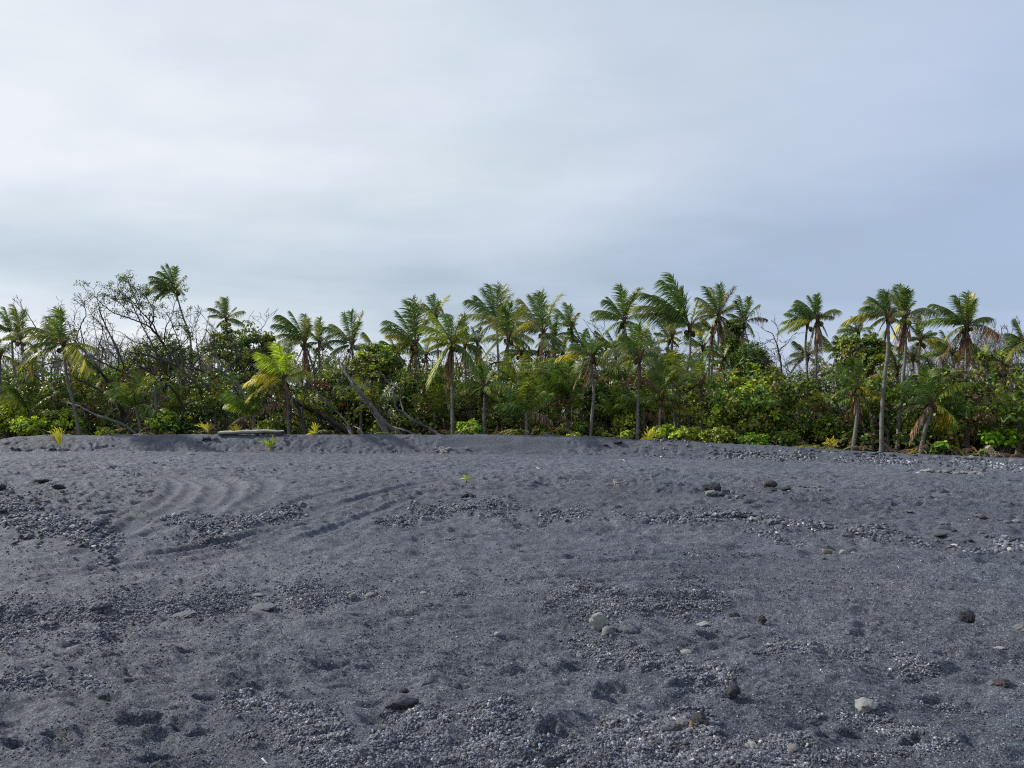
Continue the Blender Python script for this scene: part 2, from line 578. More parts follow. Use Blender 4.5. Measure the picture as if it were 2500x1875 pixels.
def sand_material():
    m, n, l = mat('black_sand')
    out = N(n, 'ShaderNodeOutputMaterial')
    b = N(n, 'ShaderNodeBsdfPrincipled')
    g = N(n, 'ShaderNodeNewGeometry')
    pos = g.outputs['Position']

    def noise(sc, det, ro=0.6):
        t = N(n, 'ShaderNodeTexNoise')
        t.inputs['Scale'].default_value = sc
        t.inputs['Detail'].default_value = det
        t.inputs['Roughness'].default_value = ro
        l.new(pos, t.inputs['Vector'])
        return t
    fine = noise(75, 4, 0.9)
    mid = noise(2.2, 5, 0.6)
    big = noise(0.35, 3)
    r1 = ramp(n, [(0.34, (0.012, 0.015, 0.020)), (0.48, (0.055, 0.063, 0.081)), (0.58, (0.122, 0.136, 0.168)), (0.68, (0.35, 0.37, 0.42))])
    f2 = noise(24, 3, 0.7)
    fm = N(n, 'ShaderNodeMix', data_type='FLOAT')
    fm.inputs[0].default_value = 0.25
    l.new(fine.outputs[0], fm.inputs[2]); l.new(f2.outputs[0], fm.inputs[3])
    fx = N(n, 'ShaderNodeMath', operation='MULTIPLY_ADD')
    fx.inputs[1].default_value = 1.35
    fx.inputs[2].default_value = -0.175
    l.new(fm.outputs[0], fx.inputs[0])
    l.new(fx.outputs[0], r1.inputs[0])
    r2 = ramp(n, [(0.3, (0.84, 0.85, 0.88)), (0.7, (1.18, 1.17, 1.14))])
    l.new(mid.outputs[0], r2.inputs[0])
    mx = N(n, 'ShaderNodeMix', data_type='RGBA', blend_type='MULTIPLY')
    mx.inputs[0].default_value = 1
    l.new(r1.outputs[0], mx.inputs[6]); l.new(r2.outputs[0], mx.inputs[7])
    r3 = ramp(n, [(0.35, (0.92, 0.97, 0.98)), (0.65, (1.08, 1.03, 1.02))])
    l.new(big.outputs[0], r3.inputs[0])
    mx2 = N(n, 'ShaderNodeMix', data_type='RGBA', blend_type='MULTIPLY')
    mx2.inputs[0].default_value = 1
    l.new(mx.outputs[2], mx2.inputs[6]); l.new(r3.outputs[0], mx2.inputs[7])
    # dry, gravelly sand is lighter, damp sand darker; slope and berm shade painted in
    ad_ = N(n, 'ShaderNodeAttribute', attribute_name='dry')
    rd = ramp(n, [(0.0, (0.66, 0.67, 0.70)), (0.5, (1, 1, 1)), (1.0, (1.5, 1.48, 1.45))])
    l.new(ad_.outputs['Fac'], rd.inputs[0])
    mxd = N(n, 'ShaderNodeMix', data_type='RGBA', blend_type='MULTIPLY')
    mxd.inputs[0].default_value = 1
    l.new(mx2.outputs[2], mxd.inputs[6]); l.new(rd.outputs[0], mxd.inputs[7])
    mx2 = mxd
    # leaf litter behind the berm
    at_ = N(n, 'ShaderNodeAttribute', attribute_name='litter')
    lit = noise(14, 5)
    r4 = ramp(n, [(0.3, (0.008, 0.007, 0.005)), (0.6, (0.035, 0.025, 0.014)), (0.75, (0.10, 0.07, 0.035))])
    l.new(lit.outputs[0], r4.inputs[0])
    mx3 = N(n, 'ShaderNodeMix', data_type='RGBA')
    l.new(at_.outputs['Fac'], mx3.inputs[0])
    l.new(mx2.outputs[2], mx3.inputs[6]); l.new(r4.outputs[0], mx3.inputs[7])
    l.new(mx3.outputs[2], b.inputs['Base Color'])
    b.inputs['Roughness'].default_value = 0.75
    b.inputs['Specular IOR Level'].default_value = 0.35
    gr = noise(240, 2, 0.7)
    gr2 = noise(38, 5, 0.75)
    bp = N(n, 'ShaderNodeBump')
    bp.inputs['Strength'].default_value = 0.8
    bp.inputs['Distance'].default_value = 0.006
    l.new(gr.outputs[0], bp.inputs['Height'])
    bp2 = N(n, 'ShaderNodeBump')
    bp2.inputs['Strength'].default_value = 0.7
    bp2.inputs['Distance'].default_value = 0.05
    l.new(gr2.outputs[0], bp2.inputs['Height'])
    l.new(bp.outputs[0], bp2.inputs['Normal'])
    l.new(bp2.outputs[0], b.inputs['Normal'])
    l.new(b.outputs[0], out.inputs[0])
    return m


def foliage_material(name='leaf_green', trans=0.32, rough=0.42, spec=0.45):
    m, n, l = mat(name)
    out = N(n, 'ShaderNodeOutputMaterial')
    b = N(n, 'ShaderNodeBsdfPrincipled')
    b.inputs['Roughness'].default_value = rough
    b.inputs['Specular IOR Level'].default_value = spec
    c = N(n, 'ShaderNodeAttribute', attribute_name='col')
    g = N(n, 'ShaderNodeNewGeometry')
    r = ramp(n, [(0.0, (0.4, 0.48, 0.5)), (0.5, (0.9, 0.92, 0.85)), (0.78, (1.3, 1.25, 1.0)), (1.0, (2.3, 2.1, 1.6))])  # random leaf tone; the bright end paints highlights into the leaf colour
    l.new(g.outputs['Random Per Island'], r.inputs[0])
    mx = N(n, 'ShaderNodeMix', data_type='RGBA', blend_type='MULTIPLY')
    mx.inputs[0].default_value = 1
    l.new(c.outputs['Color'], mx.inputs[6]); l.new(r.outputs[0], mx.inputs[7])
    l.new(mx.outputs[2], b.inputs['Base Color'])
    t = N(n, 'ShaderNodeBsdfTranslucent')
    mt = N(n, 'ShaderNodeMix', data_type='RGBA', blend_type='MULTIPLY')
    mt.inputs[0].default_value = 1
    mt.inputs[7].default_value = (1.5, 1.5, 0.6, 1)
    l.new(mx.outputs[2], mt.inputs[6])
    l.new(mt.outputs[2], t.inputs[0])
    ms = N(n, 'ShaderNodeMixShader')
    ms.inputs[0].default_value = trans
    l.new(b.outputs[0], ms.inputs[1]); l.new(t.outputs[0], ms.inputs[2])
    l.new(ms.outputs[0], out.inputs[0])
    return m


def bark_material(name, sc, c0, c1, stretch=(1, 1, 0.25), rings=0.0):
    m, n, l = mat(name)
    out = N(n, 'ShaderNodeOutputMaterial')
    b = N(n, 'ShaderNodeBsdfPrincipled')
    b.inputs['Roughness'].default_value = 0.85
    g = N(n, 'ShaderNodeNewGeometry')
    mp = N(n, 'ShaderNodeMapping')
    mp.inputs['Scale'].default_value = stretch
    l.new(g.outputs['Position'], mp.inputs[0])
    t = N(n, 'ShaderNodeTexNoise')
    t.inputs['Scale'].default_value = sc
    t.inputs['Detail'].default_value = 5
    t.inputs['Roughness'].default_value = 0.7
    l.new(mp.outputs[0], t.inputs['Vector'])
    r = ramp(n, [(0.3, c0), (0.7, c1)])
    l.new(t.outputs[0], r.inputs[0])
    a = N(n, 'ShaderNodeAttribute', attribute_name='col')
    mx = N(n, 'ShaderNodeMix', data_type='RGBA', blend_type='MULTIPLY')
    mx.inputs[0].default_value = 1
    l.new(r.outputs[0], mx.inputs[6]); l.new(a.outputs['Color'], mx.inputs[7])
    l.new(mx.outputs[2], b.inputs['Base Color'])
    bp = N(n, 'ShaderNodeBump')
    bp.inputs['Strength'].default_value = 0.6
    bp.inputs['Distance'].default_value = 0.03
    l.new(t.outputs[0], bp.inputs['Height'])
    l.new(bp.outputs[0], b.inputs['Normal'])
    l.new(b.outputs[0], out.inputs[0])
    return m


def stone_material(name='lava_stone', spots=0.0, rough=0.8):
    m, n, l = mat(name)
    out = N(n, 'ShaderNodeOutputMaterial')
    b = N(n, 'ShaderNodeBsdfPrincipled')
    b.inputs['Roughness'].default_value = rough
    tc = N(n, 'ShaderNodeTexCoord')
    t = N(n, 'ShaderNodeTexNoise')
    t.inputs['Scale'].default_value = 9
    t.inputs['Detail'].default_value = 6
    t.inputs['Roughness'].default_value = 0.7
    l.new(tc.outputs['Object'], t.inputs['Vector'])
    r = ramp(n, [(0.3, (0.62,) * 3), (0.55, (1.0,) * 3), (0.75, (1.35,) * 3)])
    l.new(t.outputs[0], r.inputs[0])
    a = N(n, 'ShaderNodeAttribute', attribute_name='col')
    mx = N(n, 'ShaderNodeMix', data_type='RGBA', blend_type='MULTIPLY')
    mx.inputs[0].default_value = 1
    l.new(a.outputs['Color'], mx.inputs[6]); l.new(r.outputs[0], mx.inputs[7])
    last = mx.outputs[2]
    if spots:
        v = N(n, 'ShaderNodeTexVoronoi')
        v.inputs['Scale'].default_value = spots
        l.new(tc.outputs['Object'], v.inputs['Vector'])
        ns = N(n, 'ShaderNodeTexNoise')
        ns.inputs['Scale'].default_value = spots * 0.6
        l.new(tc.outputs['Object'], ns.inputs['Vector'])
        ad = N(n, 'ShaderNodeMath', operation='ADD')
        l.new(v.outputs['Distance'], ad.inputs[0]); l.new(ns.outputs[0], ad.inputs[1])
        rs = ramp(n, [(0.56, (1,) * 3), (0.62, (0,) * 3)])
        l.new(ad.outputs[0], rs.inputs[0])
        m2 = N(n, 'ShaderNodeMix', data_type='RGBA')
        m2.inputs[7].default_value = (0.03, 0.032, 0.035, 1)
        l.new(rs.outputs[0], m2.inputs[0]); l.new(last, m2.inputs[6])
        last = m2.outputs[2]
    l.new(last, b.inputs['Base Color'])
    bp = N(n, 'ShaderNodeBump')
    bp.inputs['Strength'].default_value = 0.7
    bp.inputs['Distance'].default_value = 0.05
    l.new(t.outputs[0], bp.inputs['Height'])
    l.new(bp.outputs[0], b.inputs['Normal'])
    l.new(b.outputs[0], out.inputs[0])
    return m


M_SAND = sand_material()
M_LEAF = foliage_material('broad_leaf', 0.28, 0.45, 0.4)
M_FROND = foliage_material('palm_frond_leaf', 0.25, 0.45, 0.35)
M_DEAD = foliage_material('dry_frond', 0.2, 0.8, 0.15)
M_BARK = bark_material('tree_bark', 9, (0.45, 0.45, 0.45), (1.4, 1.4, 1.4))
M_PALMBARK = bark_material('palm_bark', 14, (0.6, 0.6, 0.6), (1.35, 1.33, 1.3), (0.35, 0.35, 1.6))
M_WOOD = bark_material('driftwood', 7, (0.5, 0.5, 0.5), (1.3, 1.3, 1.3), (0.3, 1.5, 1.5))
M_STONE = stone_material()
M_SPECK = stone_material('speckled_stone', 24)
M_PEB = stone_material('pebble_stone')

# ------------------------------------------------------------------ the sand
def build_ground():
    rs = [0.02, 0.4, 0.9, 1.5, 2.1, 2.7, 3.1]
    r = 3.4
    while r < 44:
        rs.append(r)
        r += min(max(0.00042 * r * r, 0.004), 0.055)
    while r < 3000:
        rs.append(r)
        r *= 1.10
        r += 0.2
    rs.append(3000)
    rs = np.array(rs)
    half = R(40)
    uu = np.linspace(-math.tan(half), math.tan(half), 1150)
    th = np.concatenate([np.arctan(uu), np.linspace(half, 2 * np.pi - half, 60)[1:-1]])
    nt, nr = len(th), len(rs)
    TT, RR = np.meshgrid(th, rs)
    X = np.sin(TT) * RR
    Y = np.cos(TT) * RR
    x, y = X.ravel(), Y.ravel()
    z = zfull(x, y)
    i = np.arange(nr - 1)[:, None] * nt
    j = np.arange(nt)[None]
    j2 = (j + 1) % nt
    q = np.stack([i + j, i + nt + j, i + nt + j2, i + j2], -1).reshape(-1, 4)[:, ::-1]
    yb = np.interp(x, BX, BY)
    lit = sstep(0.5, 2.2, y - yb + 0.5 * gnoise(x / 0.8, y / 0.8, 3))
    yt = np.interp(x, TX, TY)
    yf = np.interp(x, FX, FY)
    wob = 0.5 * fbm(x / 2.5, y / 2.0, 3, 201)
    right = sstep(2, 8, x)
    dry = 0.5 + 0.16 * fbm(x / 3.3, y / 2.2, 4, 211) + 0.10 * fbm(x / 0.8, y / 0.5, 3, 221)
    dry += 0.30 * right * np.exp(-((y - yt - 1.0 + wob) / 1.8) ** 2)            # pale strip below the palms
    dry += 0.16 * np.exp(-((y - yt + 4.5 + wob * 2) / 3.0) ** 2)                 # lighter top of the terrace
    dry -= 0.20 * np.exp(-((y - yf - 3.2 + wob) / 2.4) ** 2)                     # shade of the slope, painted into the sand colour
    dry -= 0.16 * (1 - right) * sstep(0, 1.5, y - yt - 1 + wob)                  # berm face, its shade darkened into the colour
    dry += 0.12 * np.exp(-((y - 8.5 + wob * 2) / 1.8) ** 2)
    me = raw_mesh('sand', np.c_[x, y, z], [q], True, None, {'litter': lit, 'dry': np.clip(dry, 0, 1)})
    me.materials.append(M_SAND)
    o = bpy.data.objects.new('black_sand_ground', me)
    COL.objects.link(o)
    tag(o, 'dark grey volcanic sand with worn footprints and tyre tracks', 'ground', kind='structure')
    print('ground verts', len(x))


build_ground()

# ------------------------------------------------------------------ foliage builders
GREEN = np.array([0.072, 0.118, 0.022])
OLIVE = np.array([0.165, 0.185, 0.035])
LIME = np.array([0.30, 0.38, 0.035])
PALE = np.array([0.215, 0.235, 0.105])
YELLOW = np.array([0.38, 0.33, 0.04])
GOLD = np.array([0.60, 0.54, 0.05])
BROWN = np.array([0.16, 0.095, 0.060])
PINKB = np.array([0.20, 0.145, 0.115])
RUST = np.array([0.27, 0.14, 0.08])
CODE = {'g': GREEN, 'o': OLIVE, 'l': LIME, 'p': PALE, 'y': YELLOW, 'Y': GOLD, 'b': BROWN, 'k': PINKB, 'r': RUST}
WIND = np.array([-1.0, 0.15, -0.1])


def frond(mb, p0, tip, bow=0.22, col=GREEN, leaf=0.27, nl=40, droop=0.45, wind=0.5, width=0.036, start=0.14, rcol=None, tuft=1.0, dead=False):
    p0 = np.asarray(p0, float); tip = np.asarray(tip, float)
    v = tip - p0
    L = np.linalg.norm(v)
    ctrl = (p0 + tip) / 2 + np.array([0, 0, 1.0]) * bow * L + 0.08 * L * (rng.random(3) - 0.5)
    t = np.linspace(0, 1, nl + 1)[:, None]
    C = (1 - t) ** 2 * p0 + 2 * t * (1 - t) * ctrl + t * t * tip
    T = np.gradient(C, axis=0)
    T /= np.linalg.norm(T, axis=1)[:, None] + 1e-9
    rc = np.asarray(col) * 0.6 + PALE * 0.6 if rcol is None else rcol
    mb.tube(C[::4], np.linspace(0.032, 0.006, len(C[::4])) * (L / 2.5) ** 0.5, rc, 4, cap=False)
    k = int(start * nl)
    C, T, t = C[k:], T[k:], t[k:, 0]
    up = np.array([0.0, 0.0, 1.0])
    S = np.cross(T, up)
    sl = np.linalg.norm(S, axis=1)[:, None]
    S = np.where(sl > 0.25, S / (sl + 1e-9), np.cross(T, [0.2, 1, 0]))
    S /= np.linalg.norm(S, axis=1)[:, None] + 1e-9
    s = (t - start) / (1 - start)
    ln = L * leaf * (0.45 + 0.75 * np.sin(np.pi * np.clip(0.12 + 0.80 * s, 0, 1))) * tuft
    for side in (1, -1):
        n = len(C)
        jit = rng.normal(0, 0.13, (n, 3))
        keep = rng.random(n) < (0.95 if not dead else 0.8)
        D = S * side * 0.75 + T * (0.55 + 0.5 * s[:, None]) - up * droop * 0.6 + WIND * wind * 0.45 + jit
        D /= np.linalg.norm(D, axis=1)[:, None]
        D2 = D - up * droop * 0.9 + WIND * wind * 0.6 + rng.normal(0, 0.1, (n, 3))
        D2 /= np.linalg.norm(D2, axis=1)[:, None]
        l = (ln * rng.uniform(0.75, 1.1, n))[:, None]
        Wv = T - (T * D).sum(1)[:, None] * D
        Wv /= np.linalg.norm(Wv, axis=1)[:, None] + 1e-9
        w = width * rng.uniform(0.7, 1.2, n)[:, None] * (L / 2.4) ** 0.5
        m = C + D * l * 0.5
        e = m + D2 * l * 0.55
        V = np.stack([C - Wv * w * 0.4, C + Wv * w * 0.4, m - Wv * w * 0.5, m + Wv * w * 0.5, e - Wv * w * 0.12, e + Wv * w * 0.12], 1)[keep]
        i = np.arange(keep.sum())[:, None] * 6
        q = np.concatenate([i + np.array([[0, 1, 3, 2]]), i + np.array([[2, 3, 5, 4]])])
        if abs(col[1] - LIME[1]) < .12 and col[1] > .27 and col[0] < .36 and not dead:
            col = np.asarray(col) * 0.55 + OLIVE * 0.15
        c = np.asarray(col)[None] * rng.uniform(0.8, 1.3, (keep.sum(), 1)) * (1.3 if not dead else 1.0)
        tipc = np.clip((s[keep] - 0.75) * 1.2, 0, 0.3)[:, None]
        c = c * (1 - tipc) + (OLIVE * 1.2)[None] * tipc if not dead else c
        mb.add(V.reshape(-1, 3), [q], np.repeat(c, 6, axis=0))


def fronds_px(mb, crown, tips, Y, rpx, seedr):
    for tp in tips:
        du, dv, code = tp[0], tp[1], tp[2]
        s = Y / F
        dead = code in 'bkr'
        horiz = abs(du) / (abs(du) + abs(dv) + 1e-6)
        dep = seedr.uniform(-0.35, 0.35) * rpx * s
        tip = np.array(crown) + np.array([du * s, dep, -dv * s])
        hang = dv > 0.8 * abs(du)
        bow = 0.10 + 0.22 * horiz if not hang else 0.35
        if dead and hang:
            frond(mb, crown, tip, 0.22, CODE[code], 0.2, 30, 1.6, 0.25, 0.04, 0.15, dead=True, rcol=CODE[code] * 0.8)
        else:
            vert = dv < -1.6 * abs(du)
            frond(mb, crown, tip * 1.04 - np.array(crown) * 0.04, bow, CODE[code] * seedr.uniform(.8, 1.25), seedr.uniform(.26, .37) if not vert else 0.24, 72, 0.4 if vert else 1.0, 0.5 if vert else 0.7,
                  0.036, dead=dead)


def fill_fronds(mb, crown, n, rpx, Y, cols, seedr, droopy=0.5, wind=0.35):
    s = Y / F
    L0 = rpx * s
    for i in range(n):
        az = 2 * math.pi * (i + seedr.uniform(-0.35, 0.35)) / n
        el = seedr.choice([-0.35, -0.05, 0.25, 0.6, 0.95, 1.2]) + seedr.uniform(-0.15, 0.15)
        L = L0 * seedr.uniform(0.72, 1.02)
        d = np.array([math.cos(az) * math.cos(el), math.sin(az) * math.cos(el), math.sin(el)])
        d[0] -= wind * seedr.uniform(0.4, 1.2)
        d = norm(d) * L
        frond(mb, crown, np.array(crown) + d, 0.24, np.array(seedr.choice(cols)) * seedr.uniform(0.75, 1.25), seedr.uniform(.24, .34), 54, 0.9, 0.7)


def add_skirt(mb, crown, r, Y, n, seedr, code='b', length=1.0):
    s = Y / F
    for i in range(n):
        du = seedr.uniform(-0.28, 0.28) * r
        dv = seedr.uniform(0.55, 1.2) * r * length
        tip = np.array(crown) + np.array([du * s, seedr.uniform(-0.35, 0.35) * r * s, -dv * s])
        frond(mb, np.array(crown) - [0, 0, 0.12], tip, 0.1, CODE[code] * seedr.uniform(0.6, 1.2), 0.17, 26, 1.8, 0.2, 0.04, 0.2, dead=True, rcol=CODE[code] * 0.6)


def palm_trunk(root, pts, r0, r1, col=(0.135, 0.127, 0.117)):
    mb = MB()
    P = spline(pts, 44)
    n = len(P)
    rad = np.linspace(r0, r1, n)
    rad[:3] *= np.array([1.55, 1.3, 1.12])
    rad = rad * (1 + 0.06 * np.where(np.arange(n) % 2 == 0, 1, -1))
    c = np.array(col)[None] * rng.uniform(0.75, 1.2, (n, 1))
    mb.tube(P, rad, c, 9, lump=0.10)
    return mb.build('trunk', M_PALMBARK, root, True)


NUT = []


def coconuts(root, crown, n, seedr):
    """a cluster of husked nuts and flower stalks under the crown"""
    mb = MB()
    for i in range(n):
        a = seedr.uniform(0, 6.28)
        c = np.array(crown) + np.array([math.cos(a) * 0.2, math.sin(a) * 0.2, -seedr.uniform(0.12, 0.42)])
        r = seedr.uniform(0.09, 0.13)
        lat = np.linspace(-1, 1, 6)
        pts = [c + np.array([0, 0, k * r * 1.25]) for k in lat]
        rad = [r * math.sqrt(max(0.03, 1 - k * k)) for k in lat]
        col = CODE[seedr.choice('oobb')] * seedr.uniform(0.4, 0.9)
        mb.tube(pts, rad, col, 7)
        mb.tube([c, np.array(crown) - [0, 0, 0.05]], [0.02, 0.03], BROWN * 0.8, 4)
    return mb.build('coconut_cluster', M_DEAD, root, True)


PALM_GROUPS = {}


def make_palm(name, label, base, mids, crown, r, Y, tips, nfill, cols='gg o', skirt=0, nuts=4, r0=0.115, r1=0.07, group='coconut palms along the edge of the sand', cat='palm tree', lean=0.0, skirtc='b', wind=0.6):
    """base (u, v) or (u, None): v None means the foot is hidden and stands on the ground"""
    sr = random.Random(hash_str(label))
    bu = base[0]
    bp = at(bu, 1060, Y)
    zb_ = zg(bp[0], bp[1]) - 0.05
    bp = np.array([bp[0], bp[1], zb_])
    cr = at(crown[0], crown[1], Y + lean)
    root = empty(name, tuple(bp))
    tag(root, label, cat, group)
    pts = [bp] + [at(m[0], m[1], Y + lean * (i + 1) / (len(mids) + 1)) for i, m in enumerate(mids)] + [cr - np.array([0, 0, 0.05])]
    palm_trunk(root, pts, r0 * .76, r1 * .78)
    colz = [CODE[c] for c in cols if c != ' ']
    live = [t for t in tips if t[2] not in 'bkr']
    dead = [t for t in tips if t[2] in 'bkr']
    mb = MB()
    fronds_px(mb, cr, live, Y, r, sr)
    fill_fronds(mb, cr, max(2, int(nfill * 0.42)), r * 0.8, Y, colz, sr, wind=wind)
    # fibrous sheaths where the fronds leave the trunk
    for i in range(9):
        a = i * 0.7
        d = np.array([math.cos(a) * 0.22, math.sin(a) * 0.22, 0.28])
        mb.tube([cr - [0, 0, 0.28], cr + d * 0.4, cr + d * 1.2], [0.07, 0.05, 0.02], BROWN * 0.8 + PALE * 0.15, 4)
    mb.build('crown', M_FROND, root)
    if dead or skirt:
        db = MB()
        fronds_px(db, cr, dead, Y, r, sr)
        if skirt:
            add_skirt(db, cr, r, Y, skirt, sr, skirtc)
        db.build('dead_fronds', M_DEAD, root)
    if nuts:
        coconuts(root, cr, nuts, sr)
    return root


def hash_str(s):
    h = 5
    for ch in s:
        h = (h * 131 + ord(ch)) % 1000003
    return h


def young_palm(label, base, r, Y, tips, nfill, cols='go', group='young palms in the undergrowth', stem=0.35, name='young_palm', hub=None, dead=0, lift=0.0):
    r *= 1.12
    sr = random.Random(hash_str(label))
    p = at(base[0], base[1], Y)
    g = zg(p[0], p[1]) - 0.05
    p = np.array([p[0], p[1], g])
    root = empty(name, tuple(p))
    tag(root, label, 'palm tree' if name == 'young_palm' else 'palm seedling', group)
    s = Y / F
    cr = p + np.array([0, 0, stem]) if hub is None else at(hub[0], hub[1], Y)
    mb = MB()
    mid = (p + cr) / 2 + np.array([0.03, 0, 0])
    if name == 'young_palm':
        mb.tube(spline([p, mid, cr], 10), np.linspace(0.10, 0.07, 10), (0.17, 0.15, 0.13), 7, lump=0.15)
    else:
        mb.tube(spline([p, mid, cr], 5), np.linspace(0.025, 0.02, 5), YELLOW * 0.5, 5)
    mb.build('stem', M_PALMBARK, root, True)
    mb = MB()
    fronds_px(mb, cr, [t for t in tips if t[2] not in 'bkr'], Y, r, sr)
    for i in range(nfill):
        az = 2 * math.pi * i / max(nfill, 1) + sr.uniform(-0.3, 0.3)
        el = sr.uniform(0.35, 1.25)
        L = r * s * sr.uniform(0.7, 1.05)
        d = np.array([math.cos(az) * math.cos(el) - 0.2, math.sin(az) * math.cos(el), math.sin(el)])
        frond(mb, cr, cr + norm(d) * L, 0.2, CODE[sr.choice(cols)] * sr.uniform(0.7, 1.2), 0.33, 54, 0.9, 0.5)
    mb.build('fronds', M_FROND, root)
    db = MB()
    fronds_px(db, cr, [t for t in tips if t[2] in 'bkr'], Y, r, sr)
    if dead:
        add_skirt(db, cr, r * 0.7, Y, dead, sr, 'b', 0.8)
    db.build('dead_fronds', M_DEAD, root)
    return root


# ------------------------------------------------------------------ the palms
def build_palms():
    mp = make_palm
    P = 'coconut_palm'
    # left third
    mp(P, 'tallest slender palm standing clear above the bare spreading tree', (500, 0), [(470, 900), (464, 825), (446, 771)], (428, 707), 58, 50,
       [(-58, 8, 'g'), (-48, -18, 'g'), (-34, -42, 'g'), (-12, -56, 'g'), (-26, 26, 'o'), (22, -34, 'p'), (6, -50, 'g'), (-56, 22, 'p'), (-40, -6, 'g'), (-2, 22, 'o'), (-52, -30, 'g'), (-24, -52, 'g'), (-64, 0, 'p'), (-44, 14, 'g')], 2, 'gg', 0, 3, .1, .055, wind=1.2)
    mp(P, 'windswept yellow-green palm at the berm, above the yellow seedling', (196, 1063), [(180, 990), (163, 921)], (155, 842), 95, 39.2,
       [(-10, -85, 'g'), (5, -78, 'g'), (-45, -70, 'l'), (-75, -40, 'o'), (-80, -18, 'o'), (-66, 12, 'y'), (-92, 48, 'o'), (80, 66, 'y'), (52, 30, 'o'), (44, -34, 'p'), (30, 5, 'y'), (-25, -60, 'l'), (-60, -55, 'g')], 8, 'gol', 3, 4)
    mp(P, 'slim palm near the left edge with a short dark crown', (62, 0), [(54, 967), (34, 900)], (29, 815), 62, 44,
       [(-30, -52, 'g'), (-15, -60, 'g'), (-28, 20, 'p'), (-50, -20, 'g'), (20, -30, 'g'), (30, 15, 'o')], 9, 'gg', 0, 2)
    mp(P, 'palm with bolt-upright fronds and one yellow frond near the left edge', (74, 0), [(70, 967), (62, 900)], (53, 830), 66, 43,
       [(-8, -78, 'o'), (-20, -72, 'g'), (2, -70, 'g'), (26, -8, 'y'), (-40, -5, 'p'), (30, 30, 'o')], 8, 'go', 2, 2)
    mp(P, 'short thin palm with drooping pale fronds between two slim palms', (84, 0), [(83, 973)], (77, 886), 55, 42,
       [(-12, -30, 'p'), (38, 20, 'o'), (-36, 26, 'p'), (10, 55, 'y')], 7, 'po', 2, 0, .11, .07)
    mp(P, 'brown-skirted palm cut by the left edge of the view', (-4, 0), [(0, 960)], (0, 868), 62, 41,
       [(-20, -50, 'g'), (32, -30, 'g'), (40, 20, 'o')], 8, 'go', 10, 2)
    mp(P, 'palm crown rising behind the round leafy tree', (560, 0), [(557, 900)], (553, 780), 62, 53,
       [(-14, -54, 'l'), (-28, -46, 'l'), (-42, -28, 'g'), (-38, -8, 'g'), (42, -20, 'p'), (48, 14, 'g'), (-3, -50, 'g'), (20, -30, 'p')], 6, 'gp', 0, 2, wind=.5)
    mp(P, 'swept palm with a dark ragged skirt, crown leaning left', (805, 0), [(790, 990), (765, 900)], (744, 836), 85, 46,
       [(-68, -42, 'g'), (-52, -62, 'g'), (-30, -70, 'g'), (-8, -68, 'p'), (12, -52, 'p'), (-58, -18, 'o'), (-36, -50, 'g'), (20, -38, 'p'), (-70, -5, 'p')], 8, 'gp', 8, 3, wind=.8)
    mp(P, 'thin palm with a small crown right of the dark-skirted palm', (800, 0), [(792, 975), (780, 900)], (780, 838), 58, 47,
       [(4, -56, 'p'), (-2, -50, 'g'), (-26, -30, 'g'), (32, -18, 'g'), (36, 14, 'g'), (-30, 10, 'p')], 7, 'gg', 0, 3, .1, .06)
    mp(P, 'palm with a dark upright plume and a lone yellowish spear frond', (864, 0), [(864, 980), (862, 910)], (860, 842), 80, 46,
       [(-4, -78, 'g'), (-16, -72, 'g'), (26, -76, 'y'), (-62, -42, 'g'), (-45, -48, 'p'), (-66, 0, 'g'), (30, 16, 'p'), (22, -50, 'g'), (-50, 20, 'p')], 7, 'gg', 3, 2)
    mp(P, 'bright yellow-green palm standing right behind the driftwood bench', (706, 1062), [(702, 1010), (699, 960)], (693, 926), 100, 38.8,
       [(2, -85, 'g'), (-6, -80, 'l'), (-28, -84, 'l'), (-54, -62, 'l'), (-62, -40, 'l'), (-50, -20, 'l'), (-94, 8, 'y'), (-84, 48, 'y'), (-60, -8, 'y'), (60, -16, 'o'), (38, -34, 'p'), (24, -60, 'o'), (50, 10, 'p'), (30, 62, 'k'), (18, 70, 'b'), (-20, 60, 'b')], 8, 'lgo', 4, 5)
    # middle
    mp(P, 'palm with three straight upright fronds and a reddish dead frond hanging left', (1024, 0), [(1022, 990), (1017, 900)], (1014, 841), 88, 44,
       [(-20, -102, 'g'), (-4, -104, 'g'), (7, -98, 'o'), (-40, -75, 'g'), (-70, -58, 'g'), (-72, -40, 'o'), (-68, -22, 'y'), (-50, -5, 'o'), (-46, 14, 'y'), (30, -50, 'g'), (28, -75, 'p'), (-60, 10, 'p'), (-22, 75, 'k'), (-17, 60, 'k')], 6, 'go', 3, 6)
    mp(P, 'big green palm at the berm above the white stone heap, dead skirt on its left', (1105, 1064), [(1104, 1000), (1104, 920)], (1105, 840), 92, 38.6,
       [(-26, -86, 'g'), (-10, -70, 'g'), (-45, -70, 'l'), (-66, -40, 'l'), (-70, -12, 'l'), (-64, 12, 'l'), (-50, 92, 'l'), (-38, 60, 'l'), (34, -40, 'l'), (36, -10, 'l'), (44, 30, 'g'), (62, 70, 'g'), (20, -64, 'g'), (-14, 105, 'k'), (-20, 80, 'k'), (-8, 90, 'k')], 6, 'gl', 5, 6)
    mp(P, 'palm with a raised fan and thin spear frond, behind the big green palm', (1068, 0), [(1070, 900)], (1065, 775), 66, 52,
       [(-18, -50, 'g'), (-8, -54, 'g'), (26, -54, 'o'), (-36, -26, 'g'), (8, -36, 'g'), (-34, 10, 'p')], 8, 'go', 0, 2)
    mp(P, 'small dark palm tucked right of the big green palm', (1140, 0), [(1138, 950)], (1135, 841), 62, 46,
       [(-4, -70, 'g'), (-8, -60, 'g'), (28, -35, 'g'), (40, 15, 'g'), (45, 50, 'o'), (-30, -20, 'g')], 8, 'gg', 3, 2)
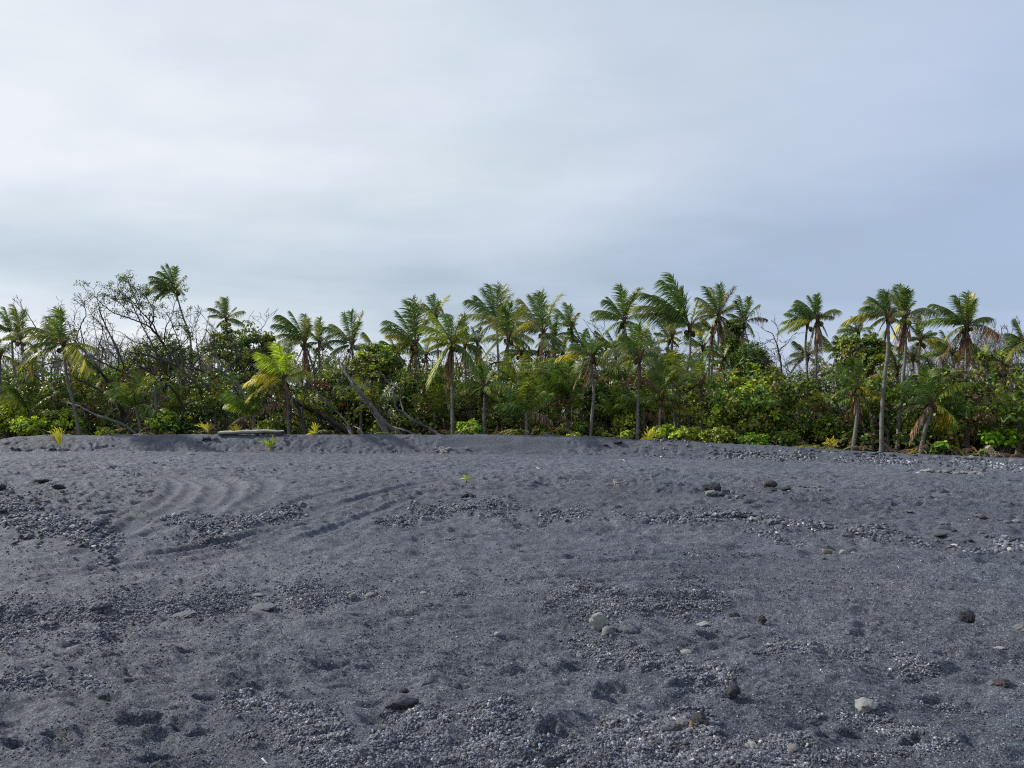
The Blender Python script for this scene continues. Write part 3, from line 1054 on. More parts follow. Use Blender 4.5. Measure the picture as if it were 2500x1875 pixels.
    mp(P, 'tall palm with a wide pale star-shaped crown against the sky', (1219, 0), [(1219, 1000), (1216, 880)], (1213, 788), 92, 48,
       [(-18, -92, 'g'), (0, -88, 'g'), (16, -90, 'p'), (-32, -82, 'g'), (-66, -52, 'g'), (-50, -66, 'g'), (-76, -20, 'p'), (-52, 8, 'p'), (32, -70, 'p'), (24, -50, 'p'), (60, -20, 'p'), (50, 18, 'p'), (-40, 30, 'p')], 6, 'gp', 0, 5, .115, .08)
    mp(P, 'pale-fronded palm crossing in front of the star-crowned palm', (1246, 0), [(1240, 980), (1239, 900)], (1241, 823), 86, 45,
       [(4, -76, 'g'), (-10, -66, 'g'), (34, -66, 'p'), (54, -42, 'y'), (60, 4, 'p'), (30, 14, 'y'), (-56, 45, 'p'), (-60, 5, 'p'), (-44, -50, 'p'), (18, -55, 'g'), (50, 24, 'g'), (-36, -30, 'p')], 6, 'gp', 2, 6)
    mp(P, 'short palm with a dark knot under a sparse crown at the berm', (1183, 1064), [(1182, 1010)], (1183, 944), 62, 39.5,
       [(0, -56, 'g'), (-10, -50, 'g'), (-50, 12, 'g'), (-36, 22, 'g'), (38, 30, 'o'), (54, -4, 'g'), (64, 4, 'o'), (-22, -44, 'g'), (20, -40, 'g'), (-60, -6, 'g')], 5, 'go', 3, 7, .12, .08)
    mp(P, 'leaning palm with long brown skirt and feathery spread crown', (1292, 0), [(1300, 975), (1314, 905)], (1327, 814), 96, 46,
       [(-4, -100, 'g'), (-14, -94, 'g'), (-30, -88, 'g'), (-54, -80, 'p'), (-72, -30, 'y'), (-80, 5, 'p'), (-40, -20, 'p'), (18, -70, 'g'), (42, -94, 'o'), (46, 34, 'g'), (34, 10, 'g'), (-60, -60, 'p'), (-18, 84, 'b'), (-10, 70, 'k')], 5, 'gp', 9, 4)
    mp(P, 'narrow palm close behind the long-skirted leaning palm', (1350, 0), [(1349, 900)], (1352, 823), 66, 51,
       [(8, -50, 'g'), (24, -38, 'g'), (-10, -46, 'g'), (36, -10, 'g'), (30, 20, 'g')], 8, 'gg', 5, 3)
    mp(P, 'slim palm with a small windblown crown beside the gap of sky', (1398, 0), [(1398, 900)], (1395, 800), 60, 52,
       [(-12, -60, 'g'), (-4, -52, 'g'), (-34, -42, 'g'), (16, -32, 'p'), (14, -12, 'p'), (-30, -12, 'g'), (-16, 40, 'g'), (10, 34, 'g')], 6, 'gg', 0, 4, .1, .07)
    mp(P, 'crooked-trunk palm at the berm with pinkish dead fronds down its trunk', (1441, 1067), [(1446, 1010), (1450, 960), (1446, 920)], (1447, 872), 88, 38.2,
       [(-10, -62, 'g'), (-26, -58, 'g'), (8, -44, 'g'), (-50, -30, 'g'), (-82, 2, 'y'), (-48, 72, 'k'), (-40, 30, 'p'), (55, 32, 'o'), (30, 24, 'p'), (62, -14, 'g'), (20, -36, 'g'), (-16, 76, 'k'), (-5, 50, 'k'), (-60, -20, 'p')], 6, 'gg', 4, 4, skirtc='k')
    mp(P, 'palm with a tall curled plume, left of the widest crown', (1536, 0), [(1537, 950), (1529, 877)], (1524, 784), 84, 50,
       [(-14, -80, 'g'), (0, -70, 'g'), (-44, -52, 'g'), (-36, -58, 'g'), (-72, -22, 'g'), (-70, -8, 'p'), (-52, 32, 'p'), (32, -72, 'o'), (22, -60, 'g'), (48, -18, 'g'), (-26, -36, 'p'), (34, 16, 'g')], 5, 'gp', 2, 6)
    mp(P, 'palm at the berm with a yellow heart and half-bare leaning fronds', (1556, 1075), [(1557, 1010), (1560, 940)], (1562, 870), 86, 37.5,
       [(-18, -76, 'g'), (-6, -72, 'g'), (22, -78, 'p'), (14, -60, 'p'), (-40, -52, 'g'), (-80, -12, 'p'), (-52, 20, 'y'), (50, -26, 'p'), (46, -6, 'g'), (-34, -20, 'g'), (34, 20, 'p'), (-56, -40, 'g')], 5, 'gp', 3, 4)
    mp(P, 'palm with the broadest crown, plume towering up and left', (1687, 1062), [(1678, 990), (1676, 920), (1685, 860)], (1684, 800), 115, 42,
       [(-54, -120, 'g'), (-38, -116, 'g'), (-68, -108, 'g'), (-82, -80, 'g'), (-112, -80, 'g'), (-128, -50, 'p'), (-108, -34, 'g'), (-70, -50, 'g'), (-30, -80, 'g'), (-60, 0, 'p'), (-40, -10, 'p'), (20, -60, 'p'), (34, -44, 'p'), (30, -10, 'p'), (44, 6, 'y'), (-20, -90, 'g')], 4, 'gp', 0, 6)
    mp(P, 'small palm between two taller palms with bluish fronds', (1630, 0), [(1626, 926), (1630, 870)], (1632, 826), 52, 50,
       [(-24, -40, 'g'), (-12, -46, 'g'), (-32, -14, 'g'), (4, -40, 'g'), (-30, 12, 'o')], 7, 'gg', 0, 2, .1, .07)
    mp(P, 'palm with an olive drooping crown left of the broad-crowned palm', (1644, 0), [(1641, 904)], (1641, 822), 54, 48,
       [(4, -50, 'p'), (14, -38, 'p'), (-10, -44, 'p'), (20, 8, 'y'), (-16, 12, 'y'), (24, -14, 'p')], 7, 'po', 3, 3, .11, .08)
    mp(P, 'squat palm with an upright spear left of the leafy mound', (1607, 1078), [(1612, 1010)], (1615, 968), 76, 37.5,
       [(-2, -88, 'g'), (-14, -80, 'g'), (10, -74, 'g'), (-44, -46, 'b'), (54, 28, 'b'), (30, -60, 'l'), (24, -46, 'l'), (-50, 10, 'g'), (44, 6, 'g'), (-30, -30, 'g')], 6, 'gl', 2, 2)
    # right of the middle
    mp(P, 'low palm overlapping the left side of the leafy mound', (1713, 0), [(1713, 1010)], (1711, 936), 78, 38,
       [(-18, -66, 'g'), (10, -60, 'g'), (-4, -70, 'g'), (-60, -44, 'o'), (-54, -8, 'g'), (52, 8, 'g'), (48, -24, 'o'), (-40, 16, 'o'), (30, -50, 'g'), (60, 20, 'g'), (-30, 20, 'k')], 7, 'go', 3, 2)
    mp(P, 'olive palm with a pale stiff spear and a brown mass of dead fronds', (1728, 0), [(1738, 892), (1752, 845)], (1755, 772), 78, 49,
       [(-36, -66, 'g'), (-10, -70, 'o'), (0, -72, 'g'), (14, -60, 'o'), (30, -64, 'k'), (-52, -44, 'p'), (-56, -10, 'p'), (-44, 14, 'p'), (26, -20, 'p'), (-20, -56, 'g'), (-48, -26, 'o'), (26, 26, 'b'), (22, 40, 'b'), (30, 14, 'b')], 6, 'op', 10, 4)
    mp(P, 'half-hidden palm with a whitish skirt behind the olive palm', (1726, 0), [(1731, 895)], (1741, 806), 52, 50,
       [(-34, -20, 'g'), (-40, 4, 'o'), (50, 12, 'p'), (-20, -30, 'g'), (30, -6, 'p')], 5, 'gp', 8, 3, skirtc='k')
    mp(P, 'single palm beside the open sky, one thin brown frond pointing right', (1798, 0), [(1801, 884), (1811, 844)], (1817, 787), 60, 49,
       [(-6, -64, 'g'), (6, -56, 'g'), (-24, -48, 'g'), (34, -42, 'o'), (18, -46, 'g'), (50, -6, 'b'), (-34, -22, 'g'), (-28, 0, 'g'), (30, 30, 'g'), (-34, 16, 'p')], 6, 'gg', 2, 3)
    mp(P, 'tall windswept palm above the thicket with a pinkish skirt', (1960, 1085), [(1972, 1030), (1990, 990), (1992, 900), (1994, 840)], (1996, 779), 82, 41.5,
       [(-18, -54, 'g'), (-4, -56, 'g'), (8, -46, 'g'), (-40, -48, 'g'), (-58, -34, 'g'), (-72, -20, 'g'), (-82, 24, 'o'), (-62, 22, 'o'), (56, -22, 'o'), (40, -6, 'p'), (-30, -10, 'g'), (22, 44, 'k'), (-2, 62, 'k'), (-6, 50, 'k')], 3, 'go', 7, 5, skirtc='k', wind=.8)
    mp(P, 'thin palm whose crown merges with the tall windswept palm', (1968, 0), [(1970, 904), (1966, 850)], (1971, 790), 56, 43,
       [(-42, -28, 'g'), (-52, -6, 'o'), (-34, 16, 'o'), (-50, 20, 'p'), (-10, -34, 'g')], 5, 'go', 0, 1, .1, .07)
    mp(P, 'curving palm at the berm with orange frond and drooping left fronds', (2151, 1103), [(2153, 1010), (2160, 920), (2168, 850)], (2168, 775), 82, 33.4,
       [(-14, -64, 'g'), (2, -60, 'g'), (-36, -48, 'g'), (-68, -22, 'g'), (-62, -36, 'p'), (-100, 10, 'y'), (-70, -4, 'p'), (-44, 22, 'o'), (26, -28, 'g'), (38, -14, 'p'), (-22, 38, 'r'), (30, 16, 'p'), (-30, -52, 'g')], 4, 'gp', 2, 3, .125, .08)
    mp(P, 'tall palm with a narrow crest curling left and one long right frond', (2187, 1100), [(2198, 1000), (2206, 910), (2211, 850)], (2209, 776), 78, 34.5,
       [(-12, -74, 'g'), (-2, -80, 'g'), (-6, -66, 'g'), (6, -60, 'g'), (84, -16, 'p'), (60, -26, 'p'), (-36, 80, 'k'), (-28, 50, 'y'), (-30, -30, 'g'), (-20, -56, 'g'), (14, -36, 'p'), (-40, -4, 'p'), (24, 50, 'b')], 3, 'gp', 6, 5)
    mp(P, 'small palm with spiky crown between the tall curled palm and the wide right palm', (2243, 0), [(2243, 896)], (2247, 830), 54, 46,
       [(-12, -54, 'g'), (-2, -52, 'g'), (12, -46, 'g'), (-22, -36, 'g'), (36, -18, 'g'), (28, -24, 'g'), (-30, -4, 'g'), (56, 6, 'y'), (-6, 44, 'k'), (40, 14, 'y')], 5, 'gg', 4, 3, .11, .07)
    mp(P, 'wide-crowned palm near the right edge with a long brown skirt', (2357, 0), [(2357, 1014), (2358, 920)], (2360, 797), 88, 38,
       [(2, -78, 'g'), (-14, -66, 'g'), (18, -76, 'y'), (-36, -70, 'g'), (-56, -48, 'g'), (-62, -58, 'g'), (-88, -12, 'g'), (-60, 30, 'p'), (80, -22, 'g'), (50, -20, 'g'), (90, 20, 'r'), (26, -44, 'p'), (-60, 80, 'b'), (-16, 88, 'b'), (8, -60, 'g'), (-40, -20, 'p')], 3, 'gg', 8, 5)
    mp(P, 'low palm with a yellow arching frond and brown hanging ones, beside the curving palm', (2079, 1098), [(2090, 1040), (2094, 990)], (2094, 944), 82, 34.2,
       [(-22, -64, 'g'), (2, -66, 'g'), (16, -70, 'g'), (-60, -30, 'g'), (-50, -56, 'g'), (66, 22, 'y'), (42, -30, 'y'), (-54, 26, 'o'), (30, -56, 'l'), (34, 84, 'k'), (28, 60, 'k'), (-22, 76, 'b'), (-44, 8, 'g')], 6, 'go', 5, 2, .12, .09)
    mp(P, 'short leaning palm with one rusty hanging frond and one long yellow frond', (2244, 1103), [(2258, 1050), (2270, 1015)], (2274, 986), 92, 32.8,
       [(-32, -66, 'g'), (-18, -78, 'g'), (10, -80, 'g'), (-68, -52, 'g'), (-66, -10, 'g'), (-54, 16, 'p'), (-66, 92, 'k'), (-58, 70, 'r'), (74, 92, 'y'), (60, 50, 'y'), (62, -50, 'l'), (66, -14, 'g'), (40, -66, 'g'), (86, -30, 'g'), (30, 30, 'g')], 5, 'go', 2, 3, .13, .09)
    mp(P, 'palm crown showing just above the broadleaf tree on the right', (2096, 0), [(2096, 900)], (2096, 812), 58, 46,
       [(4, -42, 'g'), (-10, -38, 'g'), (14, -30, 'g'), (-46, -4, 'g'), (-30, -20, 'g'), (-52, 14, 'g')], 7, 'gg', 0, 0)
    mp(P, 'palm with yellowing fronds half hidden between two tall right-hand palms', (2192, 0), [(2193, 960)], (2190, 905), 62, 38,
       [(24, -26, 'y'), (-44, -40, 'o'), (-26, -50, 'g'), (-24, 20, 'y'), (10, -48, 'g'), (-50, -6, 'l')], 6, 'go', 0, 0)
    mp(P, 'palm cut by the right edge of the view', (2506, 0), [(2506, 930)], (2502, 836), 70, 38,
       [(-18, -50, 'g'), (-30, -24, 'g'), (-34, 12, 'g'), (-40, 40, 'y'), (-8, -56, 'g')], 8, 'gl', 0, 0)
    mp(P, 'bushy pale palm behind the thin palm trunk right of the bare tree', (1968, 0), [(1968, 950)], (1972, 872), 66, 48,
       [(-46, -6, 'p'), (-30, -38, 'g'), (6, -36, 'p'), (30, -20, 'p'), (-50, 18, 'o'), (-36, 34, 'p')], 8, 'pg', 0, 0)
    for i, (u, v, r, Y, lab) in enumerate([
        (968, 862, 50, 48, 'slim palm just left of the three-plume palm'),
        (1040, 868, 46, 50, 'slim palm between the three-plume and the big green palm'),
        (1166, 838, 52, 51, 'slim palm between the small dark palm and the star-crowned palm'),
        (1272, 862, 48, 49, 'slim palm between the pale-fronded palm and the long-skirted one'),
        (1374, 866, 46, 48, 'slim palm right below the narrow palm near the gap of sky'),
        (1422, 842, 50, 52, 'slim palm left of the crooked-trunk palm crown'),
        (1503, 852, 50, 50, 'slim palm left of the curled-plume palm trunk'),
        (1543, 846, 44, 53, 'slim palm behind the yellow-hearted palm crown'),
        (1602, 872, 52, 46, 'slim palm above the upright spear of the squat palm'),
        (1716, 850, 54, 47, 'slim palm right of the broad-crowned palm trunk'),
        (1768, 878, 46, 46, 'slim palm below the brown dead fronds of the olive palm'),
        (2066, 862, 46, 46, 'slim palm left of the crown above the broadleaf tree'),
        (2146, 846, 50, 44, 'slim palm crossing behind the curving palm trunk'),
        (2228, 872, 46, 43, 'slim palm below the spiky small palm'),
        (2326, 862, 48, 45, 'slim palm left of the brown skirt of the wide-crowned palm'),
        (2402, 880, 50, 42, 'slim palm right of the brown skirt of the wide-crowned palm'),
        (2456, 900, 50, 41, 'slim palm left of the palm cut by the right edge')]):
        q = random.Random(i)
        mp(P, lab, (u + q.uniform(-14, 14), 0), [(u + q.uniform(-8, 10), v + 90)], (u, v), r, Y,
           [(-r * q.uniform(.2, .6), -r * q.uniform(.7, 1.1), 'g'), (-r * q.uniform(.8, 1.1), -r * q.uniform(0, .5), q.choice('gpo')), (r * q.uniform(.6, 1), q.uniform(-20, 16), 'g'),
            (r * q.uniform(.1, .4), -r * q.uniform(.7, 1), q.choice('go')), (-r * q.uniform(.5, .9), r * q.uniform(.2, .5), q.choice('poy')), (-r * .7, -r * .6, 'g'), (r * .4, r * .5, q.choice('gpb'))],
           q.choice([3, 5, 7]), 'gp', q.choice([0, 2, 6]), q.choice([0, 2, 4]), .09, .06)
    # extra crowns in the second row
    for i, (u, v, r, Y, lab) in enumerate([
        (620, 868, 55, 52, 'dull palm crown behind the driftwood bench palm'),
        (915, 852, 60, 52, 'low arching palm crown left of the three-plume palm'),
        (1290, 870, 50, 54, 'faint palm crown deep between two pale palms'),
        (1480, 845, 50, 55, 'small palm crown behind the gap left of the curled plume'),
        (1590, 842, 50, 54, 'palm crown behind the yellow-hearted palm'),
        (1662, 890, 60, 45, 'palm with reaching fronds below the broad-crowned palm'),
        (1790, 840, 50, 54, 'palm crown drooping below the palm beside the open sky'),
        (2040, 860, 60, 50, 'shaggy palm crown right of the windswept palm'),
        (2130, 880, 66, 42, 'green palm crown in front of the broadleaf tree'),
        (2300, 870, 55, 48, 'dim palm crown beside the spiky small palm'),
        (240, 905, 55, 47, 'palm crown sunk among the leaning dead trunks')]):
        mp(P, lab, (u + 6, 0), [(u + 5, v + 80)], (u, v), r, Y, [(-r * .5, -r * .7, 'g'), (-r * .9, -4, 'p'), (r * .7, -10, 'g')], 10, 'ggo', 2, 0, .1, .07)


def build_young():
    yp = young_palm
    D = [
        ('dark young palm with arching fronds left of the two bare posts', (347, 0), 74, 40, [(-46, -60, 'g'), (-62, -40, 'g'), (-36, -20, 'p'), (8, -78, 'g'), (34, -70, 'p'), (52, -60, 'p'), (60, 10, 'g'), (86, 30, 'g'), (-20, 30, 'b'), (60, -28, 'k')], 9, (331, 994)),
        ('broad bright young palm low at the left edge', (75, 0), 80, 40.5, [(-80, -12, 'y'), (-50, -34, 'l'), (-20, -60, 'g'), (20, -70, 'g'), (46, -40, 'l'), (60, 6, 'l'), (-72, -40, 'g')], 9, (72, 1006)),
        ('fork-stemmed young palm behind the middle of the driftwood bench', (620, 0), 74, 39, [(-62, -30, 'l'), (-40, -50, 'g'), (60, -32, 'k'), (20, -70, 'g'), (-46, 20, 'k'), (0, -66, 'g'), (30, -60, 'p')], 8, (618, 1016)),
        ('very dark young palm with bolt-upright fronds', (1284, 0), 80, 39, [(-10, -76, 'g'), (6, -80, 'g'), (22, -60, 'g'), (-36, -56, 'g'), (-60, -10, 'g'), (52, -30, 'p'), (60, 16, 'k'), (40, -52, 'g')], 10, (1284, 1010)),
        ('large swept young palm with two stems under the long-skirted palm', (1386, 0), 98, 40, [(0, -88, 'g'), (-14, -92, 'g'), (-30, -80, 'g'), (-62, -54, 'g'), (-68, -30, 'g'), (-80, 0, 'p'), (-60, -66, 'g'), (24, -84, 'o'), (-60, 34, 'r'), (40, -30, 'g'), (20, -70, 'g')], 8, (1388, 974)),
        ('young palm with a dark crown right of the yellow-hearted palm', (1573, 0), 78, 38.5, [(-50, -42, 'g'), (-66, -18, 'g'), (-40, -54, 'g'), (-70, 10, 'p'), (20, -70, 'g'), (44, -40, 'g'), (30, 20, 'b')], 9, (1571, 1006)),
        ('young palm with a spread of long low fronds near the right edge', (2362, 0), 84, 34, [(56, -40, 'p'), (80, -10, 'l'), (92, 8, 'l'), (40, -66, 'g'), (-10, -76, 'g'), (-50, -40, 'g'), (10, 36, 'b'), (-40, 10, 'g')], 9, (2357, 1032)),
        ('young palm cut by the right edge, above the bright round-leaved shrub', (2480, 0), 70, 33.5, [(-50, -20, 'l'), (-60, 16, 'g'), (-16, -60, 'g'), (30, -50, 'g'), (-64, 26, 'l')], 9, (2490, 1020)),
        ('young palm with curved fronds between the two bare posts and the dark trunk', (440, 0), 62, 43, [(-30, -40, 'g'), (-50, -10, 'g'), (20, -54, 'g'), (46, -16, 'g'), (40, 20, 'g')], 9, (438, 1010)),
        ('young palm fanning under the grey leaning trunk', (925, 0), 66, 41, [(-30, -46, 'p'), (-50, -16, 'p'), (30, -50, 'g'), (50, -20, 'g'), (-46, 10, 'o')], 8, (925, 985)),
        ('young palm low between the trunk of the three-plume palm and the big green palm', (1060, 0), 66, 41, [(-40, -46, 'g'), (-56, -10, 'g'), (40, -46, 'l'), (52, -6, 'g')], 9, (1060, 1010)),
        ('young palm with wide fans right of the short dark-knot palm', (1226, 0), 62, 43, [(-44, -30, 'g'), (44, -30, 'o'), (54, 6, 'g')], 9, (1226, 1008)),
        ('young palm low in the shade left of the crooked-trunk palm', (1340, 0), 58, 39.5, [(-40, 0, 'g'), (40, -20, 'k'), (-44, -30, 'p')], 8, (1338, 1036)),
        ('young palm half sunk behind the low leaves at the foot of the squat palm', (1648, 0), 60, 40, [(-40, -20, 'l'), (40, -30, 'g'), (46, 6, 'l')], 9, (1648, 1000)),
        ('young palm in the gap right of the leafy mound', (2020, 0), 62, 38, [(-40, -36, 'g'), (46, -30, 'g'), (50, 4, 'o')], 9, (2018, 1010)),
        ('young palm between the curving palm and the low yellow-fronded palm', (2128, 0), 58, 37, [(-44, -20, 'g'), (44, -24, 'g')], 8, (2128, 1020)),
        ('young palm in deep shade under the wide-crowned right palm', (2420, 0), 62, 36, [(-44, -30, 'g'), (54, -20, 'l'), (60, 10, 'l')], 9, (2420, 1002)),
        ('young palm reaching up between the trunks left of the big green palm', (1085, 0), 72, 43, [(-50, -40, 'p'), (50, -30, 'g'), (10, -66, 'g')], 9, (1082, 965)),
        ('young palm below the leaning palm with the long brown skirt', (1330, 0), 74, 43, [(-56, -30, 'g'), (50, -36, 'p'), (60, 10, 'o')], 9, (1328, 950)),
        ('young palm between the crooked-trunk palm and the dark glossy bush', (1446, 0), 64, 41, [(-50, -20, 'g'), (50, -30, 'g')], 8, (1440, 1005)),
        ('young palm in front of the dark glossy bush, right half', (1512, 0), 66, 38.8, [(-50, -30, 'o'), (50, -30, 'g'), (56, 10, 'k')], 8, (1510, 1018)),
        ('young palm under the palm with the curled plume', (1530, 0), 70, 43, [(-50, -30, 'g'), (56, -20, 'p')], 9, (1530, 930)),
        ('young palm right of the two-stemmed one, fronds crossing a trunk', (1420, 0), 70, 43.5, [(-50, -30, 'g'), (56, -20, 'o')], 9, (1418, 945)),
        ('young palm left of the broad-crowned palm trunk', (1655, 0), 74, 42, [(-56, -36, 'g'), (50, -36, 'p'), (60, 4, 'g')], 9, (1652, 935)),
        ('young palm behind the pale-fronded palm trunk', (1262, 0), 74, 44, [(-56, -20, 'g'), (56, -30, 'p')], 9, (1262, 940)),
        ('young palm sprawling left of the short dark-knot palm', (1150, 0), 68, 42, [(-56, -10, 'g'), (40, -40, 'p')], 8, (1148, 985)),
        ('young palm in the shade right of the curving palm trunk', (2165, 0), 66, 37, [(-46, -30, 'g'), (46, -30, 'g')], 8, (2168, 1010)),
        ('young palm between the spiky small palm and the wide-crowned palm', (2310, 0), 72, 40, [(-50, -30, 'o'), (50, -36, 'g'), (60, 6, 'g')], 9, (2308, 945)),
        ('young palm behind the vivid round-leaved shrub', (2450, 0), 68, 34.5, [(-56, -20, 'l'), (46, -36, 'g')], 9, (2446, 1012)),
        ('young palm with pale fronds left of the thick silvery trunk', (880, 0), 66, 43, [(-50, -26, 'p'), (46, -30, 'g')], 8, (880, 975)),
        ('young palm sunk behind the black fallen tree', (210, 0), 70, 43.5, [(-56, -26, 'g'), (50, -30, 'g'), (10, -60, 'p')], 9, (208, 985)),
        ('young palm left of the short thin palm at the far left', (20, 0), 66, 42, [(-44, -30, 'g'), (50, -24, 'l'), (40, -44, 'g')], 9, (18, 1000)),
        ('young palm among the dark leaning trunks right of the bench', (775, 0), 60, 42, [(-40, -30, 'g'), (40, -36, 'g'), (46, 0, 'g')], 9, (775, 1020)),
        ('young palm behind the dark leaning trunks left of the bench', (525, 0), 62, 43, [(-44, -30, 'p'), (46, -24, 'g'), (50, 10, 'g')], 9, (525, 1005)),
    ]
    for lab, b, r, Y, tips, nf, hub in D:
        yp(lab, (b[0], 1060), r, Y, tips, nf, 'ggo', hub=hub, dead=2)


def seedling(label, u, v, Y, fr, name='palm_seedling', group='yellow palm seedlings along the berm'):
    p = hit(u, v, 20) if v is not None else at(u, 1060, Y)
    if Y is not None:
        q = at(u, v if v is not None else 1060, Y)
        p = np.array([q[0], q[1], zg(q[0], q[1])])
    else:
        p = np.array([p[0], p[1], zg(p[0], p[1])])
    root = empty(name, tuple(p - [0, 0, 0.02]))
    tag(root, label, 'seedling', group)
    s = p[1] / F
    mb = MB()
    mb.tube([p - [0, 0, .03], p + [0.01, 0, 0.10]], [0.03, 0.022], YELLOW * 0.5, 5)
    mb.build('stem', M_FROND, root)
    for du, dv, code, w in fr:
        mb = MB()
        tip = p + np.array([du * s, random.uniform(-0.1, 0.1), -dv * s])
        p0 = p + [0, 0, 0.06]
        t = np.linspace(0, 1, 9)[:, None]
        ctrl = (p0 + tip) / 2 + np.array([-du * 0.12 * s, 0, abs(du) * 0.3 * s + 0.03])
        C = (1 - t) ** 2 * p0 + 2 * t * (1 - t) * ctrl + t * t * tip
        T = np.gradient(C, axis=0); T /= np.linalg.norm(T, axis=1)[:, None]
        S = np.cross(T, [0.15, -1, 0.1]); S /= np.linalg.norm(S, axis=1)[:, None]
        wd = w * s * np.array([0.12, .2, .5, .9, 1, .85, .6, .3, .04])[:, None] * 0.33
        nn = np.cross(S, T)
        V = np.concatenate([C - S * wd + nn * wd * .4, C, C + S * wd + nn * wd * .4])
        k = 9
        q = [[i, i + 1, k + i + 1, k + i] for i in range(8)] + [[k + i, k + i + 1, 2 * k + i + 1, 2 * k + i] for i in range(8)]
        # split tip: the leaf ends in a few separate points
        mb.add(V, [np.array(q)], CODE[code])
        for j in range(4):
            a = C[5 + j % 3] + S[5] * wd[4] * (1 if j % 2 else -1)
            e = a + T[6] * 7 * s + S[5] * 5 * s * (1 if j % 2 else -1)
            mb.add([a - T[5] * 2 * s, a + T[5] * 2 * s, e + T[5] * 0.5 * s, e - T[5] * .5 * s], [np.array([[0, 1, 2, 3]])], CODE[code])
        mb.build('leaf', M_FROND if code not in 'bk' else M_DEAD, root)
    return root


def build_seedlings():
    seedling('upright yellow palm seedling standing in front of the berm above three small stones', 146, 1097, None,
             [(-26, -44, 'Y', 9), (-14, -48, 'Y', 9), (-6, -52, 'Y', 10), (2, -30, 'y', 8), (-20, -26, 'k', 6), (4, -50, 'Y', 8)])
    seedling('drooping orange-yellow seedling among stones at the left end of the bench', 508, None, 37.2,
             [(-26, -26, 'Y', 9), (-10, -26, 'Y', 9), (8, -22, 'k', 6), (18, -18, 'k', 6), (-16, -10, 'k', 6), (2, -24, 'y', 7)])
    seedling('small cream and yellow plant standing behind the bench', 578, None, 38.6,
             [(-8, -26, 'y', 8), (0, -30, 'Y', 10), (6, -26, 'Y', 9), (-10, -18, 'Y', 8), (3, -20, 'Y', 9)])
    seedling('green two-leaved palm seedling in front of the bench', 660, 1105, None,
             [(-22, -28, 'l', 12), (-4, -24, 'l', 10), (12, -32, 'l', 11), (6, -20, 'g', 8), (-10, -22, 'g', 9)], group='green seedling')
    seedling('bright yellow seedling on the berm right of the bench', 770, None, 37.0,
             [(-16, -8, 'Y', 8), (0, -28, 'Y', 10), (5, -26, 'Y', 10), (-4, -20, 'Y', 8), (-12, -4, 'y', 6)])
    seedling('brightest yellow fan-leaved seedling at the foot of the squat palm', 1584, None, 36.0,
             [(6, -32, 'Y', 20), (14, -24, 'Y', 20), (-8, -10, 'Y', 12), (-18, -10, 'y', 8), (12, -12, 'Y', 16), (-2, -20, 'Y', 10)])
    seedling('pale orange and yellow tufted seedling left of the low yellow-fronded palm', 2028, None, 33.2,
             [(-16, -18, 'Y', 8), (-4, -26, 'Y', 10), (10, -26, 'Y', 10), (-22, -4, 'k', 7), (-14, -2, 'k', 6), (16, -12, 'Y', 8), (2, -16, 'k', 8), (-8, -8, 'k', 7)])
    seedling('tiny yellow sprout among the stones at the foot of the short leaning palm', 2229, None, 31.2,
             [(-6, -7, 'Y', 6), (0, -8, 'Y', 7), (6, -7, 'Y', 6)])
    seedling('small orange-tipped plant under the curved trunk of the windswept palm', 1955, None, 36.5,
             [(-12, -12, 'r', 8), (-4, -18, 'r', 8), (8, -14, 'y', 8), (0, -10, 'r', 7)])


# ------------------------------------------------------------------ broadleaf bushes and trees
def leaf_cloud(mb, clumps, nper, rc, L, col, var, seed=0, outward=None, up=0.5, flat=1.0, wr=0.75):
    r_ = np.random.default_rng(seed)
    c = np.repeat(np.asarray(clumps), nper, axis=0)
    rr = np.repeat(np.broadcast_to(rc, (len(clumps),)), nper)
    n = len(c)
    d = r_.normal(0, 1, (n, 3)); d /= np.linalg.norm(d, axis=1)[:, None]
    rad = rr * r_.random(n) ** 0.4
    P = c + d * rad[:, None] * np.array([1, 1, 0.75 * flat])
    Nn = d * 0.6 + np.array([0, 0, up]) + r_.normal(0, 0.45, (n, 3))
    if outward is not None:
        Nn += 0.4 * (P - outward) / (np.linalg.norm(P - outward, axis=1)[:, None] + 1e-6)
    Nn /= np.linalg.norm(Nn, axis=1)[:, None]
    D = r_.normal(0, 1, (n, 3)); D[:, 2] -= 0.3
    D -= (D * Nn).sum(1)[:, None] * Nn
    cc = np.asarray(col)
    if cc.ndim == 1:
        cc = cc[None]
    # colour drifts from clump to clump (species, age), with a few yellowed leaves
    ci = np.repeat(r_.integers(0, len(cc), len(clumps)), nper)
    C = 1.15 * cc[ci] * (1 + var * (np.repeat(r_.random(len(clumps)), nper) - 0.5))[:, None]
    mb.leaves(P, D, Nn, L * r_.uniform(0.7, 1.2, n), L * wr * r_.uniform(0.8, 1.2, n), C)


